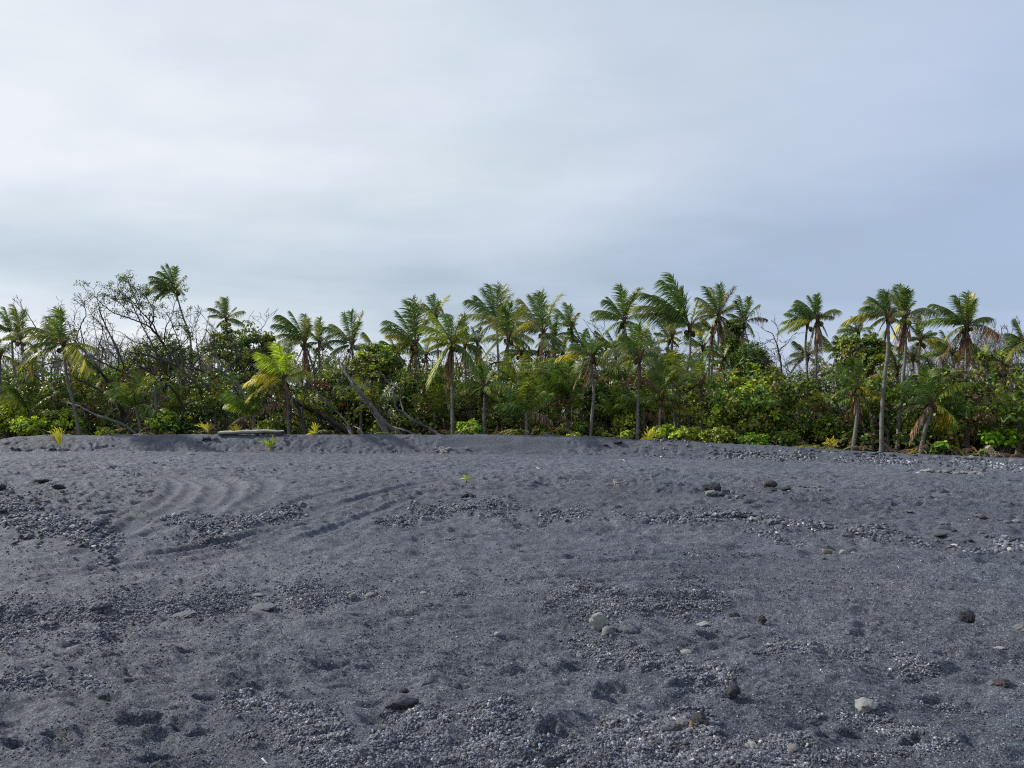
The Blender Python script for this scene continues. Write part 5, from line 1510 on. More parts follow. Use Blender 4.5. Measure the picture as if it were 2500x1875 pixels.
def build_bushes():
    B = bush
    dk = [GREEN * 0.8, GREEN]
    md = [GREEN, GREEN * 1.4, OLIVE]
    br = [LIME, LIME * 1.25, OLIVE * 1.3]
    dull = [np.array([.17, .17, .10]), np.array([.14, .15, .08])]
    B('leafy_tree', 'round leafy tree crown behind the driftwood bench palm', 'tree', 590, 848, 108, 52, 48, md + [OLIVE * 1.2], 150, 44, 0.15, depth=1.2, tall=True, odd=YELLOW, oddn=4, rc=.24)
    B('sea_grape_bush', 'large rounded sea grape mound with round leaves, the biggest bush', 'bush', 1835, 1005, 135, 98, 37.5, [GREEN * 1.5, OLIVE * 1.1, GREEN * 1.9, LIME * .9, OLIVE], 240, 40, 0.17, depth=0.8, odd=YELLOW, oddn=5, rc=.17)
    B('sea_grape_bush', 'yellow-tinged upper shoulder of sea grape behind the biggest mound', 'bush', 1850, 925, 78, 38, 40, [OLIVE, LIME, GREEN * 1.3], 80, 36, 0.16, odd=RUST, oddn=3, rc=.25)
    B('glossy_bush', 'dark glossy bush between the crooked palm and the yellow-hearted palm', 'bush', 1478, 985, 62, 52, 40, [GREEN * 0.6, GREEN * .8], 110, 40, 0.14, rc=.24)
    B('leafy_tree', 'olive tree crown standing behind the dark glossy bush', 'tree', 1490, 935, 44, 34, 46, [OLIVE, OLIVE * 1.1], 50, 34, 0.13, tall=True, rc=.28)
    B('leafy_tree', 'yellow-green leafy crown above the silvery dead trunks', 'tree', 925, 878, 58, 46, 43, [LIME * .9, GREEN * 1.4, OLIVE], 90, 42, 0.14, tall=True, rc=.26)
    B('leafy_tree', 'deep green tree behind the snaking dead trunk', 'tree', 985, 950, 66, 60, 46, md, 110, 36, 0.14, tall=True, rc=.25)
    B('leafy_tree', 'small-leaved green tree under the bare windswept crown', 'tree', 395, 870, 84, 52, 50, md, 120, 40, 0.13, tall=True, rc=.24)
    B('leafy_tree', 'bright-leaved tree behind the tallest palm trunk', 'tree', 300, 930, 80, 46, 50, [GREEN * 1.5, LIME * .8], 110, 36, 0.14, tall=True, rc=.25)
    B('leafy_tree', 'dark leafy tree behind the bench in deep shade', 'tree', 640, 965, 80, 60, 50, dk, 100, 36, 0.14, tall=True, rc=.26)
    B('leafy_tree', 'green tree filling the space right of the dark leaning trunks', 'tree', 800, 960, 70, 66, 47, md, 120, 38, 0.14, tall=True, rc=.25)
    B('leafy_tree', 'broadleaf tree with olive top on the right, left of the curving palm', 'tree', 2106, 856, 66, 44, 39, [OLIVE, GREEN * 1.4, OLIVE * 1.2], 110, 42, 0.15, tall=True, rc=.25)
    B('leafy_tree', 'yellow-green tree between the two tall right-hand palms and the spiky one', 'tree', 2285, 925, 52, 30, 42, [OLIVE, LIME], 70, 36, 0.14, tall=True, rc=.28)
    B('pandanus_bush', 'dark spiky-leaved clump right of the palm beside the open sky', 'bush', 1832, 880, 44, 40, 46, [GREEN * .9, GREEN * 1.2], 60, 60, 0.55, rc=.3)
    B('pandanus_bush', 'dark spiky-leaved column behind the olive palm', 'bush', 1790, 835, 26, 50, 51, [GREEN * .9, GREEN * 1.2], 40, 60, 0.55, rc=.4)
    # low growth along the berm, each its own plant
    row = [
        (20, 1022, 52, 36, 40, br, 'bright low bush at the far left corner of the thicket'),
        (75, 1040, 46, 26, 39, [LIME, LIME * 1.2], 'yellow-green shrub below the broad bright young palm'),
        (150, 1030, 46, 34, 40, [LIME, OLIVE], 'golden-green shrub behind the upright yellow seedling'),
        (110, 990, 55, 40, 44, md, 'mid-green bush behind the golden-green shrub'),
        (235, 1025, 44, 36, 42, dk, 'shaded bush under the leaning dark trunk'),
        (255, 1056, 20, 9, 38.4, br, 'small pale clump on the sand under the grey fallen trunk'),
        (400, 1032, 36, 30, 39.6, [LIME, GREEN * 1.6], 'bright round bush right of the two bare posts'),
        (445, 1040, 30, 22, 40.5, md, 'low bush between the bright round bush and the orange seedling'),
        (645, 1042, 20, 15, 39, br, 'small bright bush behind the right half of the bench'),
        (700, 1045, 24, 18, 40, md, 'low bush at the foot of the bench palm'),
        (560, 1040, 30, 20, 41, dk, 'dim low bush behind the left half of the bench'),
        (815, 1040, 40, 26, 41, dk, 'dark low bush right of the yellow berm seedling'),
        (1000, 1045, 36, 22, 40.5, md, 'low bush behind the base of the silvery trunks'),
        (1055, 1020, 46, 40, 41, br, 'yellow-green bush under the three-plume palm'),
        (1010, 985, 50, 46, 43, [LIME, GREEN * 1.6], 'light green bush behind the snaking dead trunk'),
        (1146, 1046, 32, 20, 38.6, [np.array([.12, .27, .03]), LIME], 'vivid green low shrub between the big green palm and the short dark-knot palm'),
        (1140, 1000, 44, 40, 42, md, 'green bush behind the vivid low shrub'),
        (1215, 1040, 36, 26, 40.5, dk, 'dark bush right of the short dark-knot palm'),
        (1255, 990, 50, 40, 45, dull, 'dense bush behind the pale-fronded palm trunk'),
        (1330, 1050, 36, 16, 39.5, [OLIVE, LIME * .8], 'thin low shrub left of the two-stemmed young palm'),
        (1340, 960, 56, 50, 47, dull, 'bush in the middle distance behind the two-stemmed young palm'),
        (1420, 1048, 28, 18, 39, md, 'low bush beside the foot of the crooked-trunk palm'),
        (1400, 1065, 14, 6, 37.4, br, 'tuft of bright leaves on the sand by the crooked-trunk palm'),
        (1535, 1035, 36, 34, 38.5, [LIME, OLIVE], 'leafy bush left of the yellow-hearted palm trunk'),
        (1530, 1062, 10, 7, 37, br, 'small round bright tuft at the foot of the yellow-hearted palm'),
        (1590, 1010, 46, 44, 41, md, 'bush behind the squat palm'),
        (1625, 1056, 34, 20, 36.8, br, 'bright low shrub right of the yellow fan seedling'),
        (1680, 1062, 44, 22, 36.2, br, 'bright low shrub at the left toe of the biggest mound'),
        (1690, 1010, 46, 50, 41, dk, 'bush behind the broad-crowned palm trunk'),
        (1760, 1066, 50, 22, 35.6, [LIME, OLIVE * 1.3], 'yellow-flecked low shrub in front of the biggest mound'),
        (1840, 1074, 44, 16, 35.2, [LIME, np.array([.16, .3, .03])], 'lime low shrub in front of the middle of the biggest mound'),
        (1915, 1076, 40, 22, 35.2, md, 'green shrub at the right toe of the biggest mound'),
        (1975, 1060, 40, 36, 37, dk, 'bush at the foot of the windswept palm'),
        (2015, 1045, 36, 34, 36.5, [OLIVE * 1.1, LIME * .7], 'orange-flecked bush above the pale tufted seedling'),
        (2060, 1050, 38, 40, 38, dk, 'dark bush behind the black crooked trunk'),
        (2115, 1060, 40, 40, 36, dk, 'dark bush right of the low yellow-fronded palm'),
        (2130, 990, 50, 50, 40, dk, 'shaded bush behind the curving palm trunk'),
        (2195, 1060, 34, 36, 35.5, dk, 'shaded bush between the two tall right-hand trunks'),
        (2230, 980, 50, 50, 40, md, 'bush behind the short leaning palm'),
        (2300, 1065, 42, 36, 34.5, dk, 'very dark bush right of the short leaning palm'),
        (2350, 985, 50, 56, 40, md, 'tall bush behind the wide-crowned palm trunk'),
        (2370, 1075, 40, 34, 33.5, dk, 'dark bush left of the round-leaved bright shrub'),
        (2440, 1010, 60, 44, 37, [OLIVE, GREEN * 1.2], 'olive bush under the spreading dark-limbed tree'),
        (2490, 1090, 40, 26, 32.5, dk, 'dark low bush in the right corner'),
        (30, 950, 60, 46, 47, [OLIVE * .9, GREEN * 1.2], 'dull green bush behind the slim left palms'),
        (200, 950, 60, 50, 48, md, 'bush behind the twiggy grey tree'),
        (480, 985, 60, 60, 46, dk, 'dark bush behind the long dark limb'),
        (870, 1010, 50, 50, 44, dk, 'dark bush behind the thick silvery trunk'),
        (880, 930, 50, 50, 47, md, 'bush rising behind the thick silvery trunk'),
        (1430, 960, 50, 50, 48, dull, 'olive bush right of the two-stemmed young palm'),
        (1560, 950, 50, 50, 48, dull, 'olive bush behind the yellow-hearted palm trunk'),
        (1640, 940, 50, 46, 48, dull, 'bush behind the squat palm crown'),
        (1180, 940, 50, 50, 48, dull, 'bush behind the crown of the short dark-knot palm'),
        (1060, 940, 50, 50, 48, dull, 'bush seen between the three-plume and the big green palm trunks'),
    ]
    for u, v, ru, rv, Y, col, lab in row:
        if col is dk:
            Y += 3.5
        if 950 < u < 1750 and v < 1025:
            Y += 4
        n = int(18 + ru * rv / 26)
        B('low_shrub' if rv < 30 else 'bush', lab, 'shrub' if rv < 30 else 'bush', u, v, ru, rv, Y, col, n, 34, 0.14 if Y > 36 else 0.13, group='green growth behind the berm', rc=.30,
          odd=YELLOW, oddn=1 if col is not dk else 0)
    # bright round-leaved shrub
    B('round_leaved_shrub', 'vivid lime round-leaved shrub near the right edge, brightest leaves there', 'shrub', 2446, 1066, 44, 22, 32.2, [np.array([.20, .36, .02]), np.array([.15, .28, .02])], 26, 26, 0.20, rc=.34)
    B('round_leaved_shrub', 'small lime clump left of the vivid lime round-leaved shrub', 'shrub', 2416, 1072, 18, 12, 32.0, [np.array([.20, .36, .02])], 9, 22, 0.18, rc=.5)
    B('round_leaved_shrub', 'dark and lime pair of leaf clumps right of the short leaning palm', 'shrub', 2300, 1092, 22, 11, 31.8, [np.array([.14, .26, .02]), GREEN * 1.6], 10, 22, 0.17, rc=.5)


def build_woods():
    """the wood that closes the view behind the separate trees"""
    r_ = np.random.default_rng(99)
    # skyline rows read off the photograph
    U = [-900, 0, 100, 220, 300, 420, 520, 640, 700, 760, 860, 930, 1010, 1100, 1200, 1290, 1400, 1500, 1600, 1700, 1800, 1900, 2000, 2100, 2250, 2330, 2420, 2500, 3400]
    V_ = [850, 870, 862, 850, 852, 850, 832, 850, 870, 860, 870, 880, 872, 872, 868, 862, 860, 862, 856, 866, 885, 902, 885, 875, 850, 832, 828, 826, 830]
    mb = MB(); tw = MB()
    cl, cc = [], []
    pal = np.array([OLIVE, GREEN * 1.4, OLIVE * .8, np.array([.20, .20, .13]), np.array([.21, .195, .16]), np.array([.17, .155, .13]), GREEN * 1.1])
    for k in range(5200):
        Y = r_.choice([56, 60, 66, 72]) + r_.uniform(-2, 2)
        u = r_.uniform(-750, 3250)
        top = np.interp(u, U, V_) + 7 * math.sin(u / 23.0) + 5 * math.sin(u / 9.1)
        t = r_.random() ** 0.75
        v = top + t * (1055 - top)
        cl.append(at(u, v, Y))
        cc.append(u > 2180 or (u < 480 and v < 960 and r_.random() < .6) or (950 < u < 1720 and v < 960 and r_.random() < .7) or r_.random() < .12)
    cl = np.array(cl); cc = np.array(cc)
    leaf_cloud(mb, cl[~cc], 26, 0.62, 0.25, pal, 0.6, 5, None)
    leaf_cloud(mb, cl[cc], 20, 0.6, 0.16, np.array([[.20, .185, .16], [.16, .145, .13], [.17, .17, .10], [.24, .22, .20]]), 0.5, 6, None, wr=.4)
    o = mb.build('far_woods', M_LEAF)
    tag(o, 'grey-green mass of woodland closing the view behind the palms', 'woods', kind='stuff')
    segs = []
    for k in range(760):
        Y = r_.uniform(50, 66)
        q = r_.random()
        u = r_.uniform(-500, 3000) if q < .5 else (r_.uniform(2180, 2700) if q < .78 else r_.uniform(-100, 520))
        top = np.interp(u, U, V_) - 4
        hi = at(u, top + r_.uniform(20, 90), Y)
        grow(segs, hi, norm([r_.normal(0, .3), r_.normal(0, .2), 1]), 0.035, 0.65, 3, r_, 0.55, 0.22, 0.0, 0.72)
        lo = at(u + r_.uniform(-15, 15), 1050, Y)
        segs.append((lo, hi, 0.07, 0.035))
    a = np.array([s_[0] for s_ in segs]); b = np.array([s_[1] for s_ in segs])
    ra = np.maximum(np.array([s_[2] for s_ in segs]), .008); rb = np.maximum(np.array([s_[3] for s_ in segs]), .007)
    tw.segs(a, b, ra, rb, GREY * 1.0, 3)
    o = tw.build('far_twigs', M_BARK)
    tag(o, 'grey leafless twigs and stems bristling from the far woodland', 'woods', kind='stuff')
    # tangle of shade-dark undergrowth between the trunks
    mb = MB()
    cl = []
    for k in range(3000):
        u = r_.uniform(-700, 3200)
        yb = np.interp((u - 1250) / F * 36, BX, BY)
        Y = yb + r_.choice([4, 7, 10, 14, 17]) + r_.uniform(-.8, .8)
        v = 1072 - 165 * r_.random() ** 1.2
        p = at(u, v, Y)
        cl.append([p[0], p[1], max(p[2], 0.5)])
    leaf_cloud(mb, np.array(cl), 26, 0.45, 0.19, np.array([GREEN * .9, GREEN * 1.2, OLIVE * .9, BROWN * .5]), 0.6, 8, None)
    o = mb.build('undergrowth', M_LEAF)
    tag(o, 'dark tangled undergrowth between the palm trunks', 'undergrowth', kind='stuff')
    # dry litter and fallen fronds at the wood's edge
    mb = MB()
    for k in range(170):
        u = r_.uniform(-300, 2800)
        yb = np.interp((u - 1250) / F * 36, BX, BY)
        p = at(u, 1060, yb + r_.uniform(0.9, 3.2))
        p[2] = zg(p[0], p[1]) + 0.06
        a = r_.uniform(0, 6.28)
        L = r_.uniform(0.4, 1.5)
        tip = p + np.array([math.cos(a) * L, math.sin(a) * L * .5, r_.uniform(0, .5)])
        frond(mb, p, tip, r_.uniform(0, .4), CODE[['b', 'k', 'b', 'o', 'p'][int(r_.integers(0, 5))]] * r_.uniform(.5, 1.4), .2, 18, .5, .1, .04, dead=True)
    o = mb.build('frond_litter', M_DEAD)
    tag(o, 'dry fallen fronds and litter along the edge of the thicket', 'litter', kind='stuff')


build_palms()
build_young()
build_seedlings()
build_trees()
build_bushes()
build_woods()

# ------------------------------------------------------------------ stones
def ico(sub):
    import bmesh
    bm = bmesh.new()
    bmesh.ops.create_icosphere(bm, subdivisions=sub, radius=1.0)
    V = np.array([v.co[:] for v in bm.verts])
    Fc = np.array([[v.index for v in f.verts] for f in bm.faces])
    bm.free()
    return V, Fc


STONE_COL = {'g': (0.125, 0.135, 0.16), 'd': (0.045, 0.047, 0.055), 'p': (0.22, 0.225, 0.225), 'w': (0.36, 0.365, 0.355), 'r': (0.075, 0.055, 0.060)}
IV, IF = ico(4)
STONES = {}


def stone_mesh(shape, c, m=None, rough=0.24):
    key = (shape, c, m.name if m else '')
    if key in STONES:
        return STONES[key]
    r_ = np.random.default_rng(shape * 7 + 3)
    V = IV.copy()
    # cut by random planes for facets, then roughen
    for k in range(9):
        nn = r_.normal(0, 1, 3); nn /= np.linalg.norm(nn)
        dd = r_.uniform(0.62, 0.9)
        s = V @ nn
        V = V - np.clip(s - dd, 0, None)[:, None] * nn * 0.85
    a = V * 2.1 + shape * 3.7
    nz = gnoise(a[:, 0] + a[:, 2] * 0.7, a[:, 1] - a[:, 2] * 0.6, shape) + 0.5 * gnoise(a[:, 0] * 2.3, a[:, 1] * 2.3 + a[:, 2] * 2, shape + 5)
    nz2 = gnoise(a[:, 0] * 6 + a[:, 2] * 3, a[:, 1] * 6 - a[:, 2] * 4, shape + 9)
    V = V * (1 + rough * nz + 0.075 * nz2)[:, None]
    me = raw_mesh('stone', V, [IF], True, np.tile(np.array(STONE_COL[c]), (len(V), 1)))
    me.materials.append(m or M_STONE)
    STONES[key] = me
    return me


def stone(name, label, u, v, w, h, c='g', group=None, shape=None, m=None, lift=0.0, cat='rock', sink=0.25, dep=0.8, yaw=None, ref=12.0, p=None):
    """w, h: width and height in the photograph; v is the row of its foot"""
    if p is None:
        p = hit(u, v)
    z = zg(p[0], p[1]) + lift
    s = p[1] / F
    sx, sz = w * s * .56, h * s * .57
    shape = shape if shape is not None else random.randrange(10)
    if name == 'hearth_boulder':
        w, h = w * 1.2, h * 1.55
    if name == 'hearth_stone':
        w, h = w * 1.3, h * 1.5
    o = bpy.data.objects.new(name, stone_mesh(shape, c, m))
    COL.objects.link(o)
    o.scale = (sx, sx * dep, sz)
    o.rotation_euler = (random.uniform(-.15, .15), random.uniform(-.15, .15), random.uniform(0, 6.28) if yaw is None else yaw)
    if yaw is None:
        q = random.uniform(0.85, 1.15)
        o.scale = (sx * q, sx / q * 0.9, sz)
    o.location = (p[0], p[1], z + sz * (1 - 2 * sink))
    tag(o, label, cat, group)
    return o


def build_stones():
    S = stone
    sp = M_SPECK
    S('speckled_boulder', 'pale egg-shaped boulder with black specks standing upright on the sand', 1462, 1532, 36, 42, 'w', m=sp, shape=1, sink=.08, yaw=.2)
    S('speckled_boulder', 'half-buried round boulder with black specks, in front of the upright pale one', 1484, 1552, 32, 26, 'p', m=sp, shape=2, sink=.3, yaw=1)
    S('speckled_boulder', 'flat grey speckled boulder right of the upright pale one', 1535, 1540, 46, 26, 'g', m=sp, shape=3, sink=.3, yaw=.1)
    S('boulder', 'long rough brown-grey boulder lying in front, left of the pebble patch', 982, 1722, 70, 32, 'g', shape=4, sink=.2, yaw=.15, dep=.6)
    S('boulder', 'rounded black boulder on open sand at the right', 2362, 1522, 38, 30, 'd', shape=5, sink=.12, yaw=.4)
    S('boulder', 'black angular boulder in the right foreground', 1790, 1728, 36, 30, 'd', shape=6, sink=.15, yaw=.8)
    S('pale_slab', 'large pale pitted slab half sunk in the right foreground', 2112, 1728, 56, 28, 'w', m=sp, shape=7, sink=.35, yaw=.1)
    S('pale_slab', 'small flat white slab above the black angular boulder', 1716, 1524, 30, 9, 'w', shape=8, yaw=.1)
    S('pale_slab', 'pale domed stone left of the flat white slab, in front', 1674, 1580, 32, 15, 'w', shape=9, sink=.3, yaw=.1)
    S('pale_slab', 'thin white flat stone near the right edge', 2440, 1590, 26, 7, 'w', shape=8, yaw=.1)
    S('boulder', 'pale grey stone cut by the right edge', 2492, 1548, 26, 16, 'p', shape=2)
    S('boulder', 'dark reddish boulder near the right edge', 2446, 1668, 34, 24, 'r', shape=3)
    S('boulder', 'small grey boulder touching the dark reddish one', 2424, 1664, 26, 16, 'g', shape=4)
    S('boulder', 'small dark pyramid-shaped rock on open sand', 1861, 1530, 20, 20, 'd', shape=6, sink=.1)
    S('boulder', 'black rock above the flat white slab', 1795, 1504, 24, 16, 'd', shape=5)
    S('boulder', 'dark low rock between the pyramid-shaped rock and the rounded black boulder', 2142, 1522, 34, 12, 'd', shape=1)
    S('pale_slab', 'whitish lump among pebbles at the bottom edge', 1834, 1838, 34, 22, 'w', shape=7, sink=.3)
    S('pale_slab', 'dull pale half-buried stone right of the whitish lump', 1936, 1840, 34, 16, 'p', shape=2, sink=.3)
    for k, (u, v, w, h, c, lb) in enumerate([(1640, 1790, 40, 24, 'g', 'rough grey stone, leftmost of the cluster in the pebbles'), (1664, 1790, 26, 24, 'p', 'pale stone in the cluster in the pebbles'),
                                             (1706, 1788, 36, 26, 'd', 'dark pitted stone, rightmost of the cluster in the pebbles'), (1722, 1792, 22, 18, 'd', 'small dark stone leaning on the dark pitted one')]):
        S('boulder', lb, u, v, w, h, c, shape=k + 2)
    S('husk_scrap', 'small tan husk scrap wedged between stones in the pebbles', 1688, 1797, 10, 20, 'w', shape=9, cat='husk')
    bpy.data.objects['husk_scrap'].data = stone_mesh(9, 't')
    for (u, v, w, h, c, lb) in [(1215, 1566, 16, 10, 'w', 'small white stone left of the speckled boulders'), (1034, 1462, 16, 12, 'w', 'small square white stone at the edge of the gravel band'),
                                (1055, 1458, 20, 10, 'p', 'pale flat stone right of the small square white stone'), (903, 1452, 26, 12, 'p', 'pale stone at the right end of the gravel band'),
                                (862, 1456, 18, 13, 'p', 'pale block near the right end of the gravel band'), (630, 1451, 30, 8, 'p', 'flat pale stone on the upper edge of the gravel band'),
                                (640, 1475, 60, 9, 'g', 'long flat slab within the gravel band'), (445, 1500, 56, 8, 'g', 'long thin slab lying below the gravel band'),
                                (242, 1494, 46, 26, 'g', 'boxy grey stone with a dark hollow in the gravel band'), (264, 1488, 20, 16, 'd', 'black stone against the boxy grey stone'),
                                (1130, 1428, 18, 7, 'p', 'small flat stone on the sand above the speckled boulders'), (1030, 1460, 12, 8, 'p', 'tiny pale stone beside the square white one'),
                                (1315, 1738, 20, 9, 'p', 'flat speckled stone in the foreground pebbles'), (1005, 1682, 8, 10, 'p', 'tiny upright pale stone behind the long rough boulder'),
                                (985, 1690, 22, 12, 'd', 'dark stone behind the long rough boulder'), (1600, 1371, 16, 6, 'w', 'small white slab on the open sand right of centre'),
                                (466, 1112, 16, 8, 'w', 'white stone at the foot of the berm below the left end of the bench'), (1354, 1410, 10, 5, 'p', 'pale chip on the open sand'),
                                (2263, 1348, 14, 8, 'd', 'dark stone on sand below the right rock line'), (2400, 1278, 16, 9, 'd', 'dark stone beside the pale flake on the right slope'),
                                (2392, 1274, 24, 10, 'g', 'grey stone on the right slope touching a dark one'), (2303, 1289, 26, 8, 'g', 'low grey stone on the right slope'),
                                (2328, 1302, 16, 6, 'd', 'dark flat stone on the right slope'), (2296, 1307, 34, 6, 'd', 'long dark stone low on the right slope'),
                                (2460, 1284, 18, 10, 'g', 'grey stone near the right edge of the slope'), (2482, 1284, 14, 8, 'w', 'white flake near the right edge of the slope'),
                                (2168, 1210, 16, 7, 'd', 'dark slanted stone alone on the upper sand at the right'), (2220, 1251, 18, 4, 'p', 'pale flake on the middle of the right slope'),
                                (2066, 1272, 10, 8, 'w', 'small white and dark shell on the right slope'), (2010, 1362, 12, 4, 'g', 'thin grey stone under the husks'),
                                (1140, 1080 + 20, 8, 5, 'w', 'white chip on the berm right of the white stone heap')]:
        S('stone', lb, u, v, w, h, c)
    S('flat_dark_stone', 'long flat black stone with pale top on the left upper sand', 101, 1180, 38, 9, 'd', shape=1, yaw=0.05, dep=.5, sink=.02)
    S('boulder', 'dark rounded stone right of the long flat black stone', 142, 1194, 26, 11, 'd', shape=5)
    S('stone', 'small black stone below the dark rounded stone on the left', 153, 1205, 12, 7, 'd')
    S('boulder', 'dark rock cut by the left edge above the cobble patch', 4, 1196, 20, 14, 'd')
    # stones at the seedling
    for (u, v, w, h, c, lb) in [(129, 1101, 14, 9, 'g', 'left of three stones ringing the upright yellow seedling'), (145, 1101, 15, 9, 'p', 'middle of three stones ringing the upright yellow seedling'), (160, 1101, 17, 9, 'g', 'right of three stones ringing the upright yellow seedling'),
                                (28, 1100, 10, 6, 'p', 'pale stone at the foot of the berm at the far left'), (45, 1101, 10, 6, 'd', 'dark stone beside the pale one at the far left of the berm foot')]:
        S('stone', lb, u, v, w, h, c)
    for k, (u, w, c) in enumerate([(498, 16, 'd'), (508, 14, 'd'), (524, 14, 'g')]):
        q = at(u, 1064, 36.4)
        S('stone', ['dark stone left of the drooping orange seedling', 'dark stone under the drooping orange seedling', 'grey stone between the orange seedling and the bench'][k], u, 1066, w, 9, c, p=q)
    # the little cairn with a sprout
    for k, (u, v, w, h, c) in enumerate([(1132, 1219, 14, 9, 'd'), (1142, 1217, 15, 10, 'd'), (1152, 1219, 12, 8, 'd'), (1137, 1223, 14, 7, 'g'), (1149, 1224, 16, 7, 'g'), (1158, 1217, 8, 6, 'd'), (1126, 1222, 9, 5, 'g')]):
        S('stone', 'dark stone of the little ring around the green sprout', u, v, w, h, c, group='stones around the green sprout')
    # hearth ring
    S('hearth_boulder', 'biggest black boulder of the left stone ring, dark side forward', 1740, 1207, 48, 25, 'd', shape=5, yaw=.3, sink=.1)
    S('hearth_boulder', 'tan rounded boulder against the biggest black boulder of the left ring', 1737, 1215, 30, 14, 'p', shape=2, yaw=.3)
    for (u, v, w, h, c) in [(1724, 1211, 18, 9, 'g'), (1752, 1214, 8, 7, 'p'), (1762, 1217, 15, 10, 'g'), (1777, 1219, 15, 9, 'g'), (1790, 1218, 13, 9, 'g'), (1770, 1206, 12, 14, 'g'),
                            (1777, 1209, 10, 9, 'g'), (1789, 1210, 10, 12, 'p'), (1803, 1219, 18, 17, 'p'), (1816, 1214, 12, 12, 'd'), (1796, 1216, 10, 8, 'g')]:
        S('hearth_stone', 'grey stone in the left of the two stone rings', u, v, w, h, c, group='stones of the left ring')
    S('hearth_boulder', 'top boulder of the stack in the right stone ring', 1881, 1192, 32, 17, 'd', shape=2, yaw=.2, lift=.06)
    S('hearth_boulder', 'flat dark slab carrying the top boulder in the right stone ring', 1877, 1199, 36, 12, 'd', shape=8, yaw=.1)
    S('hearth_boulder', 'separate black block right of the stack in the right stone ring', 1918, 1200, 24, 10, 'd', shape=6, yaw=.1)
    for (u, v, w, h, c) in [(1868, 1183, 9, 6, 'w'), (1859, 1187, 8, 6, 'p'), (1838, 1193, 10, 8, 'p'), (1845, 1194, 9, 5, 'g'), (1852, 1196, 9, 6, 'g'), (1833, 1188, 7, 5, 'g'), (1828, 1185, 6, 3, 'p'),
                            (1900, 1198, 14, 6, 'g'), (1907, 1204, 7, 3, 'w'), (1917, 1204, 7, 3, 'w'), (1927, 1204, 9, 4, 'w'), (1924, 1188, 8, 4, 'd'), (1916, 1187, 7, 4, 'g'), (1934, 1196, 8, 4, 'p'),
                            (1950, 1194, 9, 6, 'w'), (1942, 1195, 9, 3, 'p'), (1953, 1189, 9, 4, 'g'), (1965, 1190, 9, 3, 'd'), (1975, 1191, 8, 5, 'd'), (1977, 1196, 9, 3, 'g'), (1987, 1198, 10, 4, 'p'),
                            (1998, 1197, 9, 9, 'p'), (1990, 1204, 10, 6, 'g'), (1971, 1203, 8, 4, 'd'), (2000, 1203, 9, 6, 'p'), (1957, 1202, 7, 3, 'g')]:
        S('hearth_stone', 'small stone in the right of the two stone rings', u, v, w, h, c, group='stones of the right ring')
    R_ = random.Random(4)

    def band(n, pl, half, wr, name, label, group, cols, hr=(.4, .65), pileup=0.0):
        pl = np.array(pl, float)
        for k in range(n):
            t = R_.random() * (len(pl) - 1)
            i = int(t); f = t - i
            c = pl[i] * (1 - f) + pl[min(i + 1, len(pl) - 1)] * f
            q = R_.gauss(0, .45)
            u = c[0] + R_.uniform(-8, 8); v = c[1] + half * max(-1, min(1, q))
            w = R_.uniform(*wr) * (0.75 + 0.5 * R_.random() ** 3)
            S(name, label, u, v, w, w * R_.uniform(*hr), R_.choice(cols), group=group, lift=pileup * R_.random() * (1 - abs(q)))
    # small heap of white stones on the face of the berm
    for k in range(34):
        a = R_.uniform(0, 6.28); r = math.sqrt(R_.random())
        S('white_stone', 'white stone in the little heap on the face of the berm', 1082 + 20 * r * math.cos(a), 1102 + 8.5 * r * math.sin(a), R_.uniform(5.5, 9), R_.uniform(4.5, 6.5), R_.choice('wwp'), group='white stones heaped on the berm', lift=.02)
    band(70, [(-10, 1258), (60, 1262), (120, 1280), (190, 1300), (235, 1305)], 40, (8, 16), 'cobble', 'flat grey cobble in the cobble patch at the left edge', 'cobbles of the left patch', 'ggggpd', (.3, .55))
    for (u, v, w, h, c, lb) in [(168, 1292, 30, 18, 'g', 'round grey boulder in the middle of the left cobble patch'), (248, 1290, 30, 22, 'p', 'largest pale rounded boulder at the right of the left cobble patch'),
                                (232, 1296, 24, 17, 'p', 'pale boulder leaning on the largest one in the left cobble patch'), (212, 1304, 32, 15, 'd', 'black hollow-sided boulder at the lower right of the left cobble patch'),
                                (196, 1290, 22, 14, 'g', 'grey boulder between the round one and the pale pair in the left cobble patch'), (62, 1312, 32, 15, 'g', 'grey and black boulder at the lower left of the left cobble patch'),
                                (52, 1314, 14, 14, 'd', 'black block at the left end of the grey and black boulder'), (155, 1304, 18, 14, 'g', 'cobble under the round grey boulder'),
                                (40, 1238, 30, 8, 'g', 'long flat slab at the top of the left cobble patch'), (85, 1236, 22, 11, 'd', 'dark stone at the top of the left cobble patch'),
                                (198, 1238, 18, 9, 'p', 'pale stone apart above the left cobble patch'), (8, 1254, 16, 12, 'd', 'black stone cut by the left edge in the cobble patch')]:
        S('boulder', lb, u, v, w, h, c)
    band(34, [(2212, 1151), (2260, 1153), (2330, 1156), (2398, 1161)], 3.2, (9, 16), 'pale_cobble', 'pale cobble in the neat row on the sand at the far right', 'pale cobbles in a row', 'ppgpw', (.4, .6))
    band(32, [(1950, 1101), (2060, 1107), (2140, 1112), (2250, 1118), (2330, 1121), (2420, 1126), (2500, 1130)], 1.6, (9, 18), 'crest_stone', 'flat stone along the low crest below the palms on the right', 'stones along the crest', 'ggpd', (.35, .6))
    band(34, [(2200, 1322), (2290, 1322), (2360, 1326), (2440, 1332), (2500, 1338)], 12, (7, 15), 'cobble', 'grey cobble in the rock line running off the right edge', 'cobbles of the right rock line', 'ggpd', (.35, .55))
    # husks and sticks
    sh = S('coconut_shell', 'pale domed coconut shell on the sand', 2058, 1347, 18, 14, 'w', shape=2, cat='coconut shell', sink=.15, yaw=.3)
    S('white_fragment', 'flat white oval fragment right of the domed coconut shell', 2083, 1335, 11, 4, 'w', shape=8, cat='shell fragment')
    p = hit(2020, 1346)
    mb = MB()
